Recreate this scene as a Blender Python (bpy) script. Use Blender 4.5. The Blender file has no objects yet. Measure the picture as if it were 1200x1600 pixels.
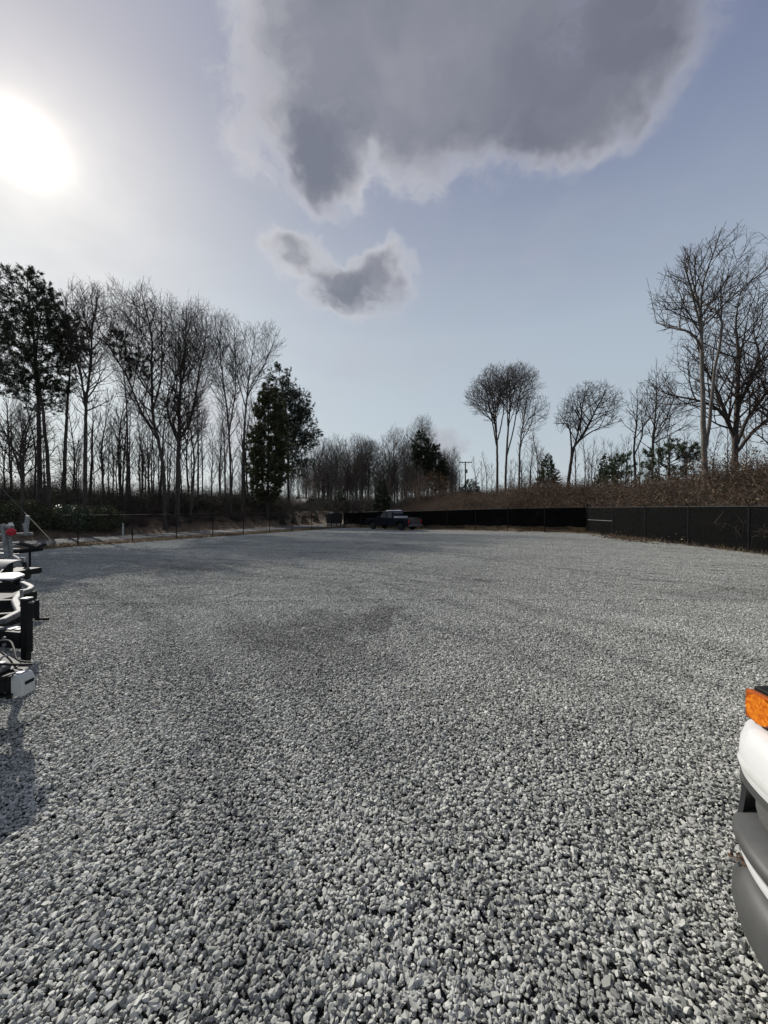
import bpy, bmesh, math, random
import numpy as np
from mathutils import Vector, Matrix

# ------------------------------------------------------------------ scene, camera, light
scene = bpy.context.scene
COL = scene.collection
random.seed(7)
RNG = np.random.default_rng(11)
R = math.radians
CAM_Z = 1.72
HOR = 795.0          # horizon row of the photograph (1200x1600)
FPX = 600.0          # focal length in photograph pixels

cam_d = bpy.data.cameras.new('camera')
cam_d.sensor_fit = 'VERTICAL'
cam_d.sensor_height = 36.0
cam_d.lens = 36.0 * FPX / 1600.0
cam_d.clip_start = 0.05
cam_d.clip_end = 6000
cam = bpy.data.objects.new('camera', cam_d)
cam.location = (0, 0, CAM_Z)
cam.rotation_euler = (R(90) - math.atan((800 - HOR) / FPX), 0, 0)
COL.objects.link(cam)
scene.camera = cam

vs = scene.view_settings
vs.view_transform = 'Standard'
vs.look = 'None'
vs.gamma = 1
vs.use_curve_mapping = False
vs.exposure = 0.0
scene.cycles.use_denoising = True
scene.cycles.max_bounces = 4
scene.cycles.diffuse_bounces = 2
scene.cycles.glossy_bounces = 3
scene.cycles.transparent_max_bounces = 24
scene.cycles.caustics_reflective = False
scene.cycles.caustics_refractive = False

SUN_AZ = R(-42.8)
SUN_EL = R(34.4)
SUN_DIR = Vector((math.sin(SUN_AZ) * math.cos(SUN_EL), math.cos(SUN_AZ) * math.cos(SUN_EL), math.sin(SUN_EL)))
sun_d = bpy.data.lights.new('sun', 'SUN')
sun_d.energy = 4.8
sun_d.angle = R(0.53)
sun_d.color = (1.0, 0.95, 0.87)
sun = bpy.data.objects.new('sun', sun_d)
sun.rotation_euler = SUN_DIR.to_track_quat('Z', 'Y').to_euler()
sun.location = (0, 0, 30)
COL.objects.link(sun)


class NG:
    """small helper for wiring shader nodes"""
    def __init__(self, tree):
        self.t = tree
        self.n = tree.nodes
        self.l = tree.links

    def set(self, sock, v):
        if isinstance(v, bpy.types.NodeSocket):
            self.l.new(v, sock)
        elif v is not None:
            sock.default_value = v

    def math(self, op, a, b=None, c=None, clamp=False):
        n = self.n.new('ShaderNodeMath')
        n.operation = op
        n.use_clamp = clamp
        for i, v in enumerate((a, b, c)):
            self.set(n.inputs[i], v)
        return n.outputs[0]

    def vmath(self, op, a, b=None, out=0):
        n = self.n.new('ShaderNodeVectorMath')
        n.operation = op
        self.set(n.inputs[0], a)
        if b is not None:
            self.set(n.inputs[1], b)
        return n.outputs[out]

    def ramp(self, v, a, b, c=0.0, d=1.0, smooth=True):
        n = self.n.new('ShaderNodeMapRange')
        n.interpolation_type = 'SMOOTHSTEP' if smooth else 'LINEAR'
        n.clamp = True
        self.set(n.inputs['Value'], v)
        for k, x in (('From Min', a), ('From Max', b), ('To Min', c), ('To Max', d)):
            self.set(n.inputs[k], x)
        return n.outputs['Result']

    def noise(self, vec, scale, detail=4, rough=0.55, dist=0.0, col=False):
        n = self.n.new('ShaderNodeTexNoise')
        self.set(n.inputs['Vector'], vec)
        n.inputs['Scale'].default_value = scale
        n.inputs['Detail'].default_value = detail
        n.inputs['Roughness'].default_value = rough
        n.inputs['Distortion'].default_value = dist
        return n.outputs['Color'] if col else n.outputs['Fac']

    def mix(self, f, a, b, mode='MIX'):
        n = self.n.new('ShaderNodeMix')
        n.data_type = 'RGBA'
        n.blend_type = mode
        self.set(n.inputs[0], f)
        for s, v in ((n.inputs[6], a), (n.inputs[7], b)):
            if isinstance(v, (tuple, list)) and len(v) == 3:
                v = (*v, 1)
            self.set(s, v)
        return n.outputs[2]


# ------------------------------------------------------------------ sky
def px_dir(x, y):
    return Vector(((x - 600) / FPX, 1.0, (HOR - y) / FPX)).normalized()

world = bpy.data.worlds.new('World')
scene.world = world
world.use_nodes = True
world.cycles.sampling_method = 'MANUAL'
world.cycles.sample_map_resolution = 256
wt = world.node_tree
wt.nodes.clear()
g = NG(wt)
tc = wt.nodes.new('ShaderNodeTexCoord')
D = g.vmath('NORMALIZE', tc.outputs['Generated'])
sep = wt.nodes.new('ShaderNodeSeparateXYZ')
wt.links.new(D, sep.inputs[0])
elev = sep.outputs['Z']
sky = wt.nodes.new('ShaderNodeTexSky')
sky.sky_type = 'NISHITA'
sky.sun_disc = False
sky.sun_elevation = SUN_EL
sky.sun_rotation = SUN_AZ
sky.air_density = 1.0
sky.dust_density = 1.5
sky.ozone_density = 1.5
SKY_STRENGTH = 0.1
KS = 1.0 / SKY_STRENGTH

cosang = g.vmath('DOT_PRODUCT', D, tuple(SUN_DIR), out=1)
ang = g.math('ARCCOSINE', g.math('MINIMUM', cosang, 0.999999))      # radians from the sun

def C(r, gg, b, k=KS):
    return (r * k, gg * k, b * k, 1)

# thin high veil over the blue: greyer and brighter towards the sun, paler at the horizon
veil = g.mix(g.ramp(elev, 0.06, 0.42, smooth=False), C(0.53, 0.61, 0.655), C(0.40, 0.475, 0.57))
veil = g.mix(g.ramp(elev, 0.40, 0.70, smooth=False), veil, C(0.165, 0.205, 0.345))
base = g.mix(0.90, sky.outputs['Color'], veil)
# aureole of the sun in the thin cloud
core = g.math('MULTIPLY', g.math('POWER', 2.718, g.math('DIVIDE', ang, -R(1.15))), 2.9)
mid = g.math('MULTIPLY', g.math('POWER', 2.718, g.math('DIVIDE', ang, -R(3.5))), 0.16)
wide = g.math('MULTIPLY', g.math('POWER', 2.718, g.math('DIVIDE', ang, -R(22.0))), 0.42)
warm = wt.nodes.new('ShaderNodeVectorMath'); warm.operation = 'SCALE'
warm.inputs[0].default_value = (1.0 * KS, 0.93 * KS, 0.80 * KS)
g.set(warm.inputs['Scale'], g.math('ADD', core, mid))
pale = wt.nodes.new('ShaderNodeVectorMath'); pale.operation = 'SCALE'
pale.inputs[0].default_value = (1.0 * KS, 0.89 * KS, 0.64 * KS)
g.set(pale.inputs['Scale'], wide)
glow = g.vmath('ADD', warm.outputs[0], pale.outputs[0])
base = g.vmath('ADD', base, glow)
# uneven milky veil
vn = g.noise(g.vmath('MULTIPLY', D, (1.0, 1.0, 1.8)), 2.6, 4, 0.6, 0.0)
base = g.mix(g.ramp(vn, 0.42, 0.75, 0.0, 0.30), base, C(0.47, 0.48, 0.54))

# clouds: soft masses about world directions, broken up by noise
warp = g.vmath('SCALE', g.vmath('SUBTRACT', g.noise(D, 9.0, 3, 0.62, 0.0, col=True), (0.5, 0.5, 0.5)))
warp.node.inputs['Scale'].default_value = 0.13
DW = g.vmath('NORMALIZE', g.vmath('ADD', D, warp))
blobs = [(575, -10, 7.5, .85), (570, 60, 5.5, .75), (640, 78, 5.6, .80), (680, 30, 6.5, .72), (840, 82, 7.0, .88), (900, 95, 6.2, .66), (865, 172, 4.4, .60), (890, 0, 9.0, .8),
         (975, 60, 6.0, .32), (760, -240, 16, 1.0), (450, 30, 6.0, .40), (430, 130, 5.6, .34), (430, 210, 5.0, .36), (510, 258, 4.3, .90), (590, 215, 4.0, .28), (648, 272, 3.0, .36), (700, 215, 3.2, .26),
         (590, 446, 3.6, .80), (515, 458, 3.0, .62), (440, 402, 2.6, .50), (480, 392, 2.6, .50), (545, 455, 3.2, .6),
         (700, 698, 2.2, .5), (345, 655, 4.0, .55)]
tot = None
for (bx_, by_, r_, w_) in blobs:
    c_ = px_dir(bx_, by_)
    dt = g.vmath('DOT_PRODUCT', DW, tuple(c_), out=1)
    m_ = g.ramp(dt, math.cos(R(r_ * 1.5)), math.cos(R(r_ * 0.1)), 1.0, 1.0 - w_, smooth=True)
    tot = m_ if tot is None else g.math('MULTIPLY', tot, m_)
tot = g.math('SUBTRACT', 1.0, tot)
mapp = g.vmath('MULTIPLY', DW, (1.0, 1.0, 1.4))
n1 = g.noise(mapp, 6.0, 8, 0.66, 0.0)
n2 = g.noise(g.vmath('ADD', mapp, (3.1, 1.7, 0.4)), 1.3, 2, 0.55, 0.0)
behind = g.ramp(sep.outputs['Y'], 0.15, -0.25)       # the same broken cloud goes on round the back of the sky
back = g.math('MULTIPLY', g.ramp(n2, 0.47, 0.66), behind)
tot = g.math('MAXIMUM', tot, back)
shape_ = g.math('MULTIPLY', g.ramp(tot, 0.0, 0.22, smooth=False), g.math('SUBTRACT', n1, 0.52))
dens = g.math('ADD', tot, g.math('MULTIPLY', shape_, 2.1))
alpha = g.ramp(dens, -0.02, 0.80)
n3 = g.noise(g.vmath('ADD', mapp, (1.3, 4.2, 2.2)), 3.0, 4, 0.52, 0.0)
thick = g.math('ADD', g.math('MULTIPLY', g.ramp(g.math('ADD', tot, g.math('MULTIPLY', shape_, 0.75)), 0.32, 0.98), 0.90), g.math('MULTIPLY', g.math('SUBTRACT', n3, 0.44), g.math('MULTIPLY', alpha, 0.95)), clamp=True)
lite = g.mix(g.ramp(ang, R(15), R(80)), C(0.70, 0.69, 0.71), C(0.35, 0.365, 0.44))
dark = g.mix(g.ramp(ang, R(20), R(75)), C(0.185, 0.20, 0.255), C(0.165, 0.172, 0.215))
lowd = g.mix(g.ramp(elev, 0.25, 0.55), C(0.31, 0.345, 0.39), dark)
cloud = g.mix(thick, lite, lowd)
skyc = g.mix(g.math('MULTIPLY', alpha, 0.93), base, cloud)
bg = wt.nodes.new('ShaderNodeBackground')
bg.inputs['Strength'].default_value = SKY_STRENGTH
wt.links.new(skyc, bg.inputs['Color'])
wo = wt.nodes.new('ShaderNodeOutputWorld')
wt.links.new(bg.outputs[0], wo.inputs['Surface'])

# ------------------------------------------------------------------ materials
MATS = {}

def mat(name, col, rough=0.8, var=0.25, scale=6.0, metal=0.0, bump=0.0, bscale=40.0, col2=None, spec=0.4, coord='Object', detail=5, trans=0.0):
    m = bpy.data.materials.new(name)
    m.use_nodes = True
    nt = m.node_tree
    gg = NG(nt)
    b = nt.nodes['Principled BSDF']
    b.inputs['Roughness'].default_value = rough
    b.inputs['Metallic'].default_value = metal
    b.inputs['Specular IOR Level'].default_value = spec
    t = nt.nodes.new('ShaderNodeTexCoord')
    v = t.outputs['Object']
    if coord == 'World':
        v = nt.nodes.new('ShaderNodeNewGeometry').outputs['Position']
    f = gg.noise(v, scale, detail, 0.6)
    c2 = col2 if col2 else tuple(c * (1 - var) for c in col)
    c1 = col if col2 else tuple(min(1, c * (1 + var)) for c in col)
    c = gg.mix(gg.ramp(f, 0.3, 0.7), c2, c1)
    nt.links.new(c, b.inputs['Base Color'])
    if bump:
        bn = nt.nodes.new('ShaderNodeBump')
        bn.inputs['Strength'].default_value = bump
        bn.inputs['Distance'].default_value = 0.02
        nt.links.new(gg.noise(v, bscale, 6, 0.65), bn.inputs['Height'])
        nt.links.new(bn.outputs[0], b.inputs['Normal'])
    if trans:
        tr = nt.nodes.new('ShaderNodeBsdfTranslucent')
        nt.links.new(c, tr.inputs['Color'])
        ms = nt.nodes.new('ShaderNodeMixShader')
        ms.inputs[0].default_value = trans
        nt.links.new(b.outputs[0], ms.inputs[1])
        nt.links.new(tr.outputs[0], ms.inputs[2])
        nt.links.new(ms.outputs[0], nt.nodes['Material Output'].inputs['Surface'])
    MATS[name] = m
    return m

mat('bark_grey', (0.08, 0.07, 0.061), 0.9, 0.35, 3.0, bump=0.6, bscale=22)
mat('bark_dark', (0.06, 0.05, 0.043), 0.95, 0.35, 3.0, bump=0.6, bscale=22)
mat('bark_pale', (0.125, 0.11, 0.095), 0.9, 0.3, 2.0, bump=0.5, bscale=18)
mat('twig_brown', (0.055, 0.043, 0.037), 0.9, 0.2, 0.6)
mat('twig_grey', (0.075, 0.063, 0.056), 0.9, 0.2, 0.6)
mat('needle_dark', (0.030, 0.042, 0.022), 0.75, 0.45, 1.2, trans=0.12)
mat('needle_green', (0.045, 0.065, 0.03), 0.75, 0.45, 1.0, trans=0.15)
mat('needle_olive', (0.062, 0.068, 0.03), 0.75, 0.4, 1.0, trans=0.15)
mat('leaf_shrub', (0.085, 0.105, 0.06), 0.45, 0.4, 2.5, trans=0.1)
mat('leaf_brown', (0.112, 0.074, 0.046), 0.85, 0.45, 0.8, trans=0.2)
mat('leaf_rust', (0.112, 0.066, 0.041), 0.85, 0.4, 0.8, trans=0.2)
mat('bramble', (0.10, 0.077, 0.056), 0.9, 0.4, 0.5)
mat('straw', (0.20, 0.15, 0.09), 0.9, 0.4, 1.5, trans=0.15)
mat('asphalt_pale', (0.105, 0.105, 0.103), 0.9, 0.25, 0.7, bump=0.3, bscale=60, coord='World')
mat('fence_metal', (0.014, 0.0145, 0.015), 0.6, 0.3, 20, spec=0.15)
mat('galv', (0.24, 0.25, 0.255), 0.6, 0.3, 14, metal=0.5)
mat('black_paint', (0.010, 0.010, 0.011), 0.6, 0.4, 12, spec=0.18)
mat('grey_steel', (0.14, 0.142, 0.145), 0.65, 0.2, 16, metal=0.2)
mat('white_paint', (0.60, 0.605, 0.60), 0.32, 0.04, 5, spec=0.5)
mat('dusty_white', (0.52, 0.525, 0.51), 0.4, 0.09, 7)
mat('grey_plastic', (0.060, 0.061, 0.060), 0.48, 0.22, 7, bump=0.06, bscale=260)
mat('black_plastic', (0.012, 0.012, 0.012), 0.65, 0.3, 9, spec=0.18)
mat('rubber', (0.018, 0.018, 0.018), 0.8, 0.25, 12)
mat('red_plastic', (0.42, 0.012, 0.03), 0.5, 0.15, 12)
mat('chrome', (0.62, 0.63, 0.64), 0.16, 0.05, 8, metal=1.0)
mat('wood_pole', (0.10, 0.082, 0.068), 0.9, 0.3, 4)
mat('wood_deck', (0.17, 0.14, 0.11), 0.85, 0.35, 5)
mat('navy_paint', (0.008, 0.010, 0.016), 0.5, 0.15, 4, spec=0.12)
mat('glass_dark', (0.012, 0.014, 0.016), 0.06, 0.1, 3, spec=0.6)
mat('house_wall', (0.42, 0.39, 0.35), 0.9, 0.12, 2)
mat('house_dark', (0.10, 0.085, 0.075), 0.9, 0.2, 2)
mat('roof_pale', (0.36, 0.33, 0.31), 0.9, 0.2, 3)
mat('roof_dark', (0.07, 0.065, 0.065), 0.9, 0.2, 3)
mat('pvc_white', (0.62, 0.62, 0.60), 0.5, 0.08, 5)
mat('guard_yellow', (0.42, 0.37, 0.26), 0.6, 0.12, 5)
mat('dumpster_dark', (0.02, 0.024, 0.024), 0.6, 0.3, 3)


def principled(name):
    m = bpy.data.materials.new(name)
    m.use_nodes = True
    MATS[name] = m
    return m, NG(m.node_tree), m.node_tree.nodes['Principled BSDF']

# amber lens
m, gg, b = principled('amber_lens')
t = m.node_tree.nodes.new('ShaderNodeTexCoord').outputs['Object']
wv = m.node_tree.nodes.new('ShaderNodeTexWave')
wv.bands_direction = 'Z'
wv.inputs['Scale'].default_value = 60
wv.inputs['Distortion'].default_value = 2.0
m.node_tree.links.new(t, wv.inputs['Vector'])
b.inputs['Base Color'].default_value = (0.95, 0.20, 0.006, 1)
b.inputs['Roughness'].default_value = 0.1
b.inputs['Transmission Weight'].default_value = 0.65
b.inputs['IOR'].default_value = 1.45
bn = m.node_tree.nodes.new('ShaderNodeBump'); bn.inputs['Strength'].default_value = 0.35; bn.inputs['Distance'].default_value = 0.004
m.node_tree.links.new(wv.outputs['Fac'], bn.inputs['Height']); m.node_tree.links.new(bn.outputs[0], b.inputs['Normal'])
m, gg, b = principled('amber_reflector')
t = m.node_tree.nodes.new('ShaderNodeTexCoord').outputs['Object']
c = gg.mix(gg.ramp(gg.noise(t, 70, 2), 0.3, 0.7), (0.60, 0.11, 0.004), (0.95, 0.30, 0.02))
m.node_tree.links.new(c, b.inputs['Base Color']); b.inputs['Roughness'].default_value = 0.35; b.inputs['Metallic'].default_value = 0.2
m, gg, b = principled('lamp_glass')
b.inputs['Base Color'].default_value = (0.10, 0.10, 0.095, 1); b.inputs['Roughness'].default_value = 0.18; b.inputs['Specular IOR Level'].default_value = 0.6

# windscreen fabric: a woven mesh that lets part of the light through
m, gg, b = principled('windscreen_fabric')
nt = m.node_tree
t = nt.nodes.new('ShaderNodeNewGeometry').outputs['Position']
f = gg.noise(t, 1.1, 5, 0.6)
b.inputs['Base Color'].default_value = (0.003, 0.0032, 0.0035, 1); b.inputs['Roughness'].default_value = 0.95; b.inputs['Specular IOR Level'].default_value = 0.0
tr = nt.nodes.new('ShaderNodeBsdfTransparent')
ms = nt.nodes.new('ShaderNodeMixShader')
nt.links.new(gg.ramp(f, 0.35, 0.75, 0.99, 0.94), ms.inputs[0])
nt.links.new(tr.outputs[0], ms.inputs[1]); nt.links.new(b.outputs[0], ms.inputs[2])
nt.links.new(ms.outputs[0], nt.nodes['Material Output'].inputs['Surface'])

# gravel stones: per-stone shade from the mesh, stains and damp patches by place
m, gg, b = principled('gravel_stone')
nt = m.node_tree
at = nt.nodes.new('ShaderNodeAttribute'); at.attribute_name = 'shade'
pos = nt.nodes.new('ShaderNodeNewGeometry').outputs['Position']
oc = nt.nodes.new('ShaderNodeTexCoord').outputs['Object']
c = gg.mix(at.outputs['Fac'], (0.165, 0.168, 0.152), (0.68, 0.68, 0.625))
c = gg.mix(gg.math('MULTIPLY', gg.noise(oc, 90, 4, 0.6), 0.35), c, (0.265, 0.267, 0.243))
big = gg.noise(gg.vmath('MULTIPLY', pos, (0.4, 1.0, 1.0)), 0.42, 5, 0.62, 0.8)
c = gg.mix(gg.ramp(big, 0.47, 0.70, 0, 0.50), c, (0.16, 0.162, 0.155))
ctr = gg.vmath('LENGTH', gg.vmath('MULTIPLY', gg.vmath('SUBTRACT', gg.vmath('ADD', pos, gg.vmath('MULTIPLY', gg.noise(pos, 0.25, 2, 0.5, 0, col=True), (2.5, 2.5, 0))), (-17.0, -6.0, 0)), (1, 1, 0)), out=1)
cmb = nt.nodes.new('ShaderNodeCombineXYZ'); nt.links.new(ctr, cmb.inputs[0])
trk = gg.noise(cmb.outputs[0], 1.15, 3, 0.6)
c = gg.mix(gg.ramp(trk, 0.50, 0.66, 0, 0.42), c, (0.135, 0.138, 0.13))
c = gg.mix(gg.ramp(trk, 0.48, 0.34, 0, 0.30), c, (0.46, 0.462, 0.44))
tanm = gg.ramp(gg.noise(gg.vmath('ADD', pos, (7.3, 2.1, 0)), 0.22, 4, 0.6, 0.5), 0.60, 0.74, 0, 0.35)
c = gg.mix(tanm, c, (0.30, 0.255, 0.18))
wob = gg.vmath('SCALE', gg.vmath('SUBTRACT', gg.noise(pos, 1.3, 5, 0.65, 0, col=True), (0.5, 0.5, 0.5)))
wob.node.inputs['Scale'].default_value = 3.0
pw = gg.vmath('ADD', pos, wob)
damp = None
for (sx, sy, rad, w) in ((-0.95, 5.3, 1.2, .55), (-0.2, 6.0, 0.8, .55), (-1.8, 5.6, 0.8, .42), (-0.7, 4.4, 1.1, .34), (-6.5, 12.0, 2.0, .35), (2.0, 9.2, 0.9, .3)):
    dd = gg.vmath('LENGTH', gg.vmath('MULTIPLY', gg.vmath('SUBTRACT', pw, (sx, sy, 0)), (1, 1, 0)), out=1)
    k = gg.ramp(dd, rad * 0.35, rad * 1.1, w, 0.0)
    damp = k if damp is None else gg.math('MAXIMUM', damp, k)
c = gg.mix(damp, c, (0.075, 0.072, 0.064))
nt.links.new(c, b.inputs['Base Color'])
b.inputs['Roughness'].default_value = 0.72
b.inputs['Specular IOR Level'].default_value = 0.45

# ground sheet: stone dust inside the yard, leaf litter and dead grass outside
m, gg, b = principled('ground_surface')
nt = m.node_tree
at = nt.nodes.new('ShaderNodeAttribute'); at.attribute_name = 'yard'
pos = nt.nodes.new('ShaderNodeNewGeometry').outputs['Position']
dust = gg.mix(gg.noise(pos, 9, 6, 0.7), (0.05, 0.05, 0.049), (0.11, 0.11, 0.107))
lit = gg.mix(gg.ramp(gg.noise(pos, 1.6, 8, 0.7), 0.3, 0.7), (0.065, 0.042, 0.026), (0.20, 0.135, 0.08))
lit = gg.mix(gg.ramp(gg.noise(pos, 0.18, 4, 0.6), 0.5, 0.68), lit, (0.105, 0.088, 0.045))
edge = gg.math('ADD', at.outputs['Fac'], gg.math('MULTIPLY', gg.math('SUBTRACT', gg.noise(pos, 1.2, 5, 0.7), 0.5), 0.7))
nt.links.new(gg.mix(gg.ramp(edge, 0.4, 0.6), lit, dust), b.inputs['Base Color'])
b.inputs['Roughness'].default_value = 0.95
bn = nt.nodes.new('ShaderNodeBump'); bn.inputs['Strength'].default_value = 0.8; bn.inputs['Distance'].default_value = 0.05
nt.links.new(gg.noise(pos, 14, 8, 0.7), bn.inputs['Height']); nt.links.new(bn.outputs[0], b.inputs['Normal'])

# ------------------------------------------------------------------ object helpers
def tag(o, label=None, cat=None, group=None, kind=None):
    if label: o['label'] = label
    if cat: o['category'] = cat
    if group: o['group'] = group
    if kind: o['kind'] = kind
    return o

def empty(name, loc=(0, 0, 0), rz=0, label=None, cat=None, group=None):
    o = bpy.data.objects.new(name, None)
    o.location = loc
    o.rotation_euler = (0, 0, rz)
    COL.objects.link(o)
    return tag(o, label, cat, group)

def mesh_np(name, V, F, material=None, smooth=False):
    """V (n,3) array, F (m,k) int array (all faces of one size) or list of such arrays"""
    me = bpy.data.meshes.new(name)
    V = np.ascontiguousarray(V, dtype=np.float32)
    Fs = F if isinstance(F, list) else [F]
    Fs = [np.asarray(f, dtype=np.int32) for f in Fs if len(f)]
    me.vertices.add(len(V))
    me.vertices.foreach_set('co', V.ravel())
    nl = sum(f.size for f in Fs)
    npoly = sum(len(f) for f in Fs)
    me.loops.add(nl)
    me.loops.foreach_set('vertex_index', np.concatenate([f.ravel() for f in Fs]))
    me.polygons.add(npoly)
    tot_ = np.concatenate([np.full(len(f), f.shape[1], dtype=np.int32) for f in Fs])
    st = np.concatenate([[0], np.cumsum(tot_)[:-1]]).astype(np.int32)
    me.polygons.foreach_set('loop_start', st)
    me.polygons.foreach_set('loop_total', tot_)
    me.polygons.foreach_set('use_smooth', np.full(npoly, bool(smooth)))
    me.update(calc_edges=True)
    if material:
        me.materials.append(MATS[material])
    return me

def link(name, me, parent=None, loc=None):
    o = bpy.data.objects.new(name, me)
    COL.objects.link(o)
    if parent is not None:
        o.parent = parent
    if loc is not None:
        o.location = loc
    return o


class MB:
    """collects shapes for one mesh"""
    def __init__(self):
        self.v = []
        self.f = []

    def add(self, vs_, fs_):
        o = len(self.v)
        self.v += [tuple(p) for p in vs_]
        self.f += [tuple(i + o for i in f) for f in fs_]
        return self

    def box(self, c, s, rz=0.0, rx=0.0, ry=0.0):
        M = Matrix.Translation(c) @ Matrix.Rotation(rz, 4, 'Z') @ Matrix.Rotation(ry, 4, 'Y') @ Matrix.Rotation(rx, 4, 'X')
        vs_ = [M @ Vector((x * s[0] / 2, y * s[1] / 2, z * s[2] / 2)) for x in (-1, 1) for y in (-1, 1) for z in (-1, 1)]
        return self.add(vs_, [(0, 1, 3, 2), (4, 6, 7, 5), (0, 4, 5, 1), (2, 3, 7, 6), (0, 2, 6, 4), (1, 5, 7, 3)])

    def beam(self, p, q, w, h, up=(0, 0, 1)):
        p, q = Vector(p), Vector(q)
        d = (q - p).normalized()
        u = Vector(up)
        s = d.cross(u)
        if s.length < 1e-4:
            s = Vector((1, 0, 0))
        s.normalize()
        u = s.cross(d).normalized()
        vs_ = [e + s * a * w / 2 + u * b_ * h / 2 for e in (p, q) for a, b_ in ((-1, -1), (1, -1), (1, 1), (-1, 1))]
        return self.add(vs_, [(0, 1, 2, 3), (7, 6, 5, 4), (0, 4, 5, 1), (1, 5, 6, 2), (2, 6, 7, 3), (3, 7, 4, 0)])

    def tube(self, pts, r, k=10, closed=False, caps=True):
        pts = [Vector(p) for p in pts]
        n = len(pts)
        rs = r if isinstance(r, (list, tuple)) else [r] * n
        rings = []
        prev = None
        for i, p in enumerate(pts):
            a = pts[i - 1] if (i or closed) else p
            b_ = pts[(i + 1) % n] if (i < n - 1 or closed) else p
            d = (b_ - a).normalized()
            if prev is None:
                s = d.cross(Vector((0.13, 0.07, 1)))
                if s.length < 0.15:
                    s = d.cross(Vector((1, 0.1, 0)))
            else:
                s = prev - d * prev.dot(d)
            s.normalize()
            prev = s
            t_ = d.cross(s)
            rings.append([p + (s * math.cos(2 * math.pi * j / k) + t_ * math.sin(2 * math.pi * j / k)) * rs[i] for j in range(k)])
        vs_ = [v for rg in rings for v in rg]
        fs_ = []
        for i in range(n if closed else n - 1):
            a, b_ = i * k, ((i + 1) % n) * k
            for j in range(k):
                j2 = (j + 1) % k
                fs_.append((a + j, a + j2, b_ + j2, b_ + j))
        if caps and not closed:
            fs_.append(tuple(range(k - 1, -1, -1)))
            fs_.append(tuple((n - 1) * k + j for j in range(k)))
        return self.add(vs_, fs_)

    def prism(self, outline, a, b_, axis='y'):
        """outline in a plane, extruded between a and b along axis"""
        n = len(outline)
        def P(u, w, t_):
            return {'y': (u, t_, w), 'x': (t_, u, w), 'z': (u, w, t_)}[axis]
        vs_ = [P(u, w, a) for u, w in outline] + [P(u, w, b_) for u, w in outline]
        fs_ = [tuple(range(n)), tuple(range(2 * n - 1, n - 1, -1))]
        for i in range(n):
            j = (i + 1) % n
            fs_.append((i, i + n, j + n, j))
        return self.add(vs_, fs_)

    def lathe(self, prof, c, axis='z', k=20):
        """prof: list of (radius, height) along axis"""
        vs_, fs_ = [], []
        for (r_, h_) in prof:
            for j in range(k):
                a = 2 * math.pi * j / k
                p = (r_ * math.cos(a), r_ * math.sin(a), h_)
                if axis == 'y':
                    p = (p[0], p[2], p[1])
                elif axis == 'x':
                    p = (p[2], p[0], p[1])
                vs_.append((p[0] + c[0], p[1] + c[1], p[2] + c[2]))
        for i in range(len(prof) - 1):
            for j in range(k):
                j2 = (j + 1) % k
                fs_.append((i * k + j, i * k + j2, (i + 1) * k + j2, (i + 1) * k + j))
        fs_.append(tuple(range(k - 1, -1, -1)))
        fs_.append(tuple((len(prof) - 1) * k + j for j in range(k)))
        return self.add(vs_, fs_)

    def mesh(self, name, material, smooth=False, fix=True):
        me = bpy.data.meshes.new(name)
        me.from_pydata(self.v, [], self.f)
        if fix:
            bm = bmesh.new(); bm.from_mesh(me)
            bmesh.ops.recalc_face_normals(bm, faces=bm.faces)
            bm.to_mesh(me); bm.free()
        if smooth:
            me.polygons.foreach_set('use_smooth', np.ones(len(me.polygons), dtype=bool))
            try:
                me.set_sharp_from_angle(angle=R(38))
            except Exception:
                pass
        me.materials.append(MATS[material])
        me.update()
        return me

    def build(self, name, material, parent=None, smooth=False, bevel=0.0, loc=None):
        o = link(name, self.mesh(name, material, smooth or bevel > 0), parent, loc)
        if bevel:
            bv = o.modifiers.new('bevel', 'BEVEL')
            bv.width = bevel
            bv.segments = 2
            bv.limit_method = 'ANGLE'
        return o


def copy_tree(o, parent=None):
    c_ = o.copy()
    COL.objects.link(c_)
    c_.parent = parent
    for ch in list(o.children):
        copy_tree(ch, c_)
    return c_

def sstep(a, b_, x):
    t_ = np.clip((x - a) / (b_ - a), 0, 1)
    return t_ * t_ * (3 - 2 * t_)

# ------------------------------------------------------------------ terrain
C1 = np.array((-4.8, 45.9))      # far corner of the yard (left fence meets back fence)
C2 = np.array((14.3, 27.0))      # right corner
NL = np.array((-0.873, 0.487))   # outward from the left fence
NB = np.array((0.703, 0.711))    # outward from the back fence
TL = np.array((-0.487, -0.873))  # along the left fence towards the camera

def s_left(x, y): return (x - C1[0]) * NL[0] + (y - C1[1]) * NL[1]
def s_back(x, y): return (x - C2[0]) * NB[0] + (y - C2[1]) * NB[1]
def s_right(x, y): return x - C2[0]

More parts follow.
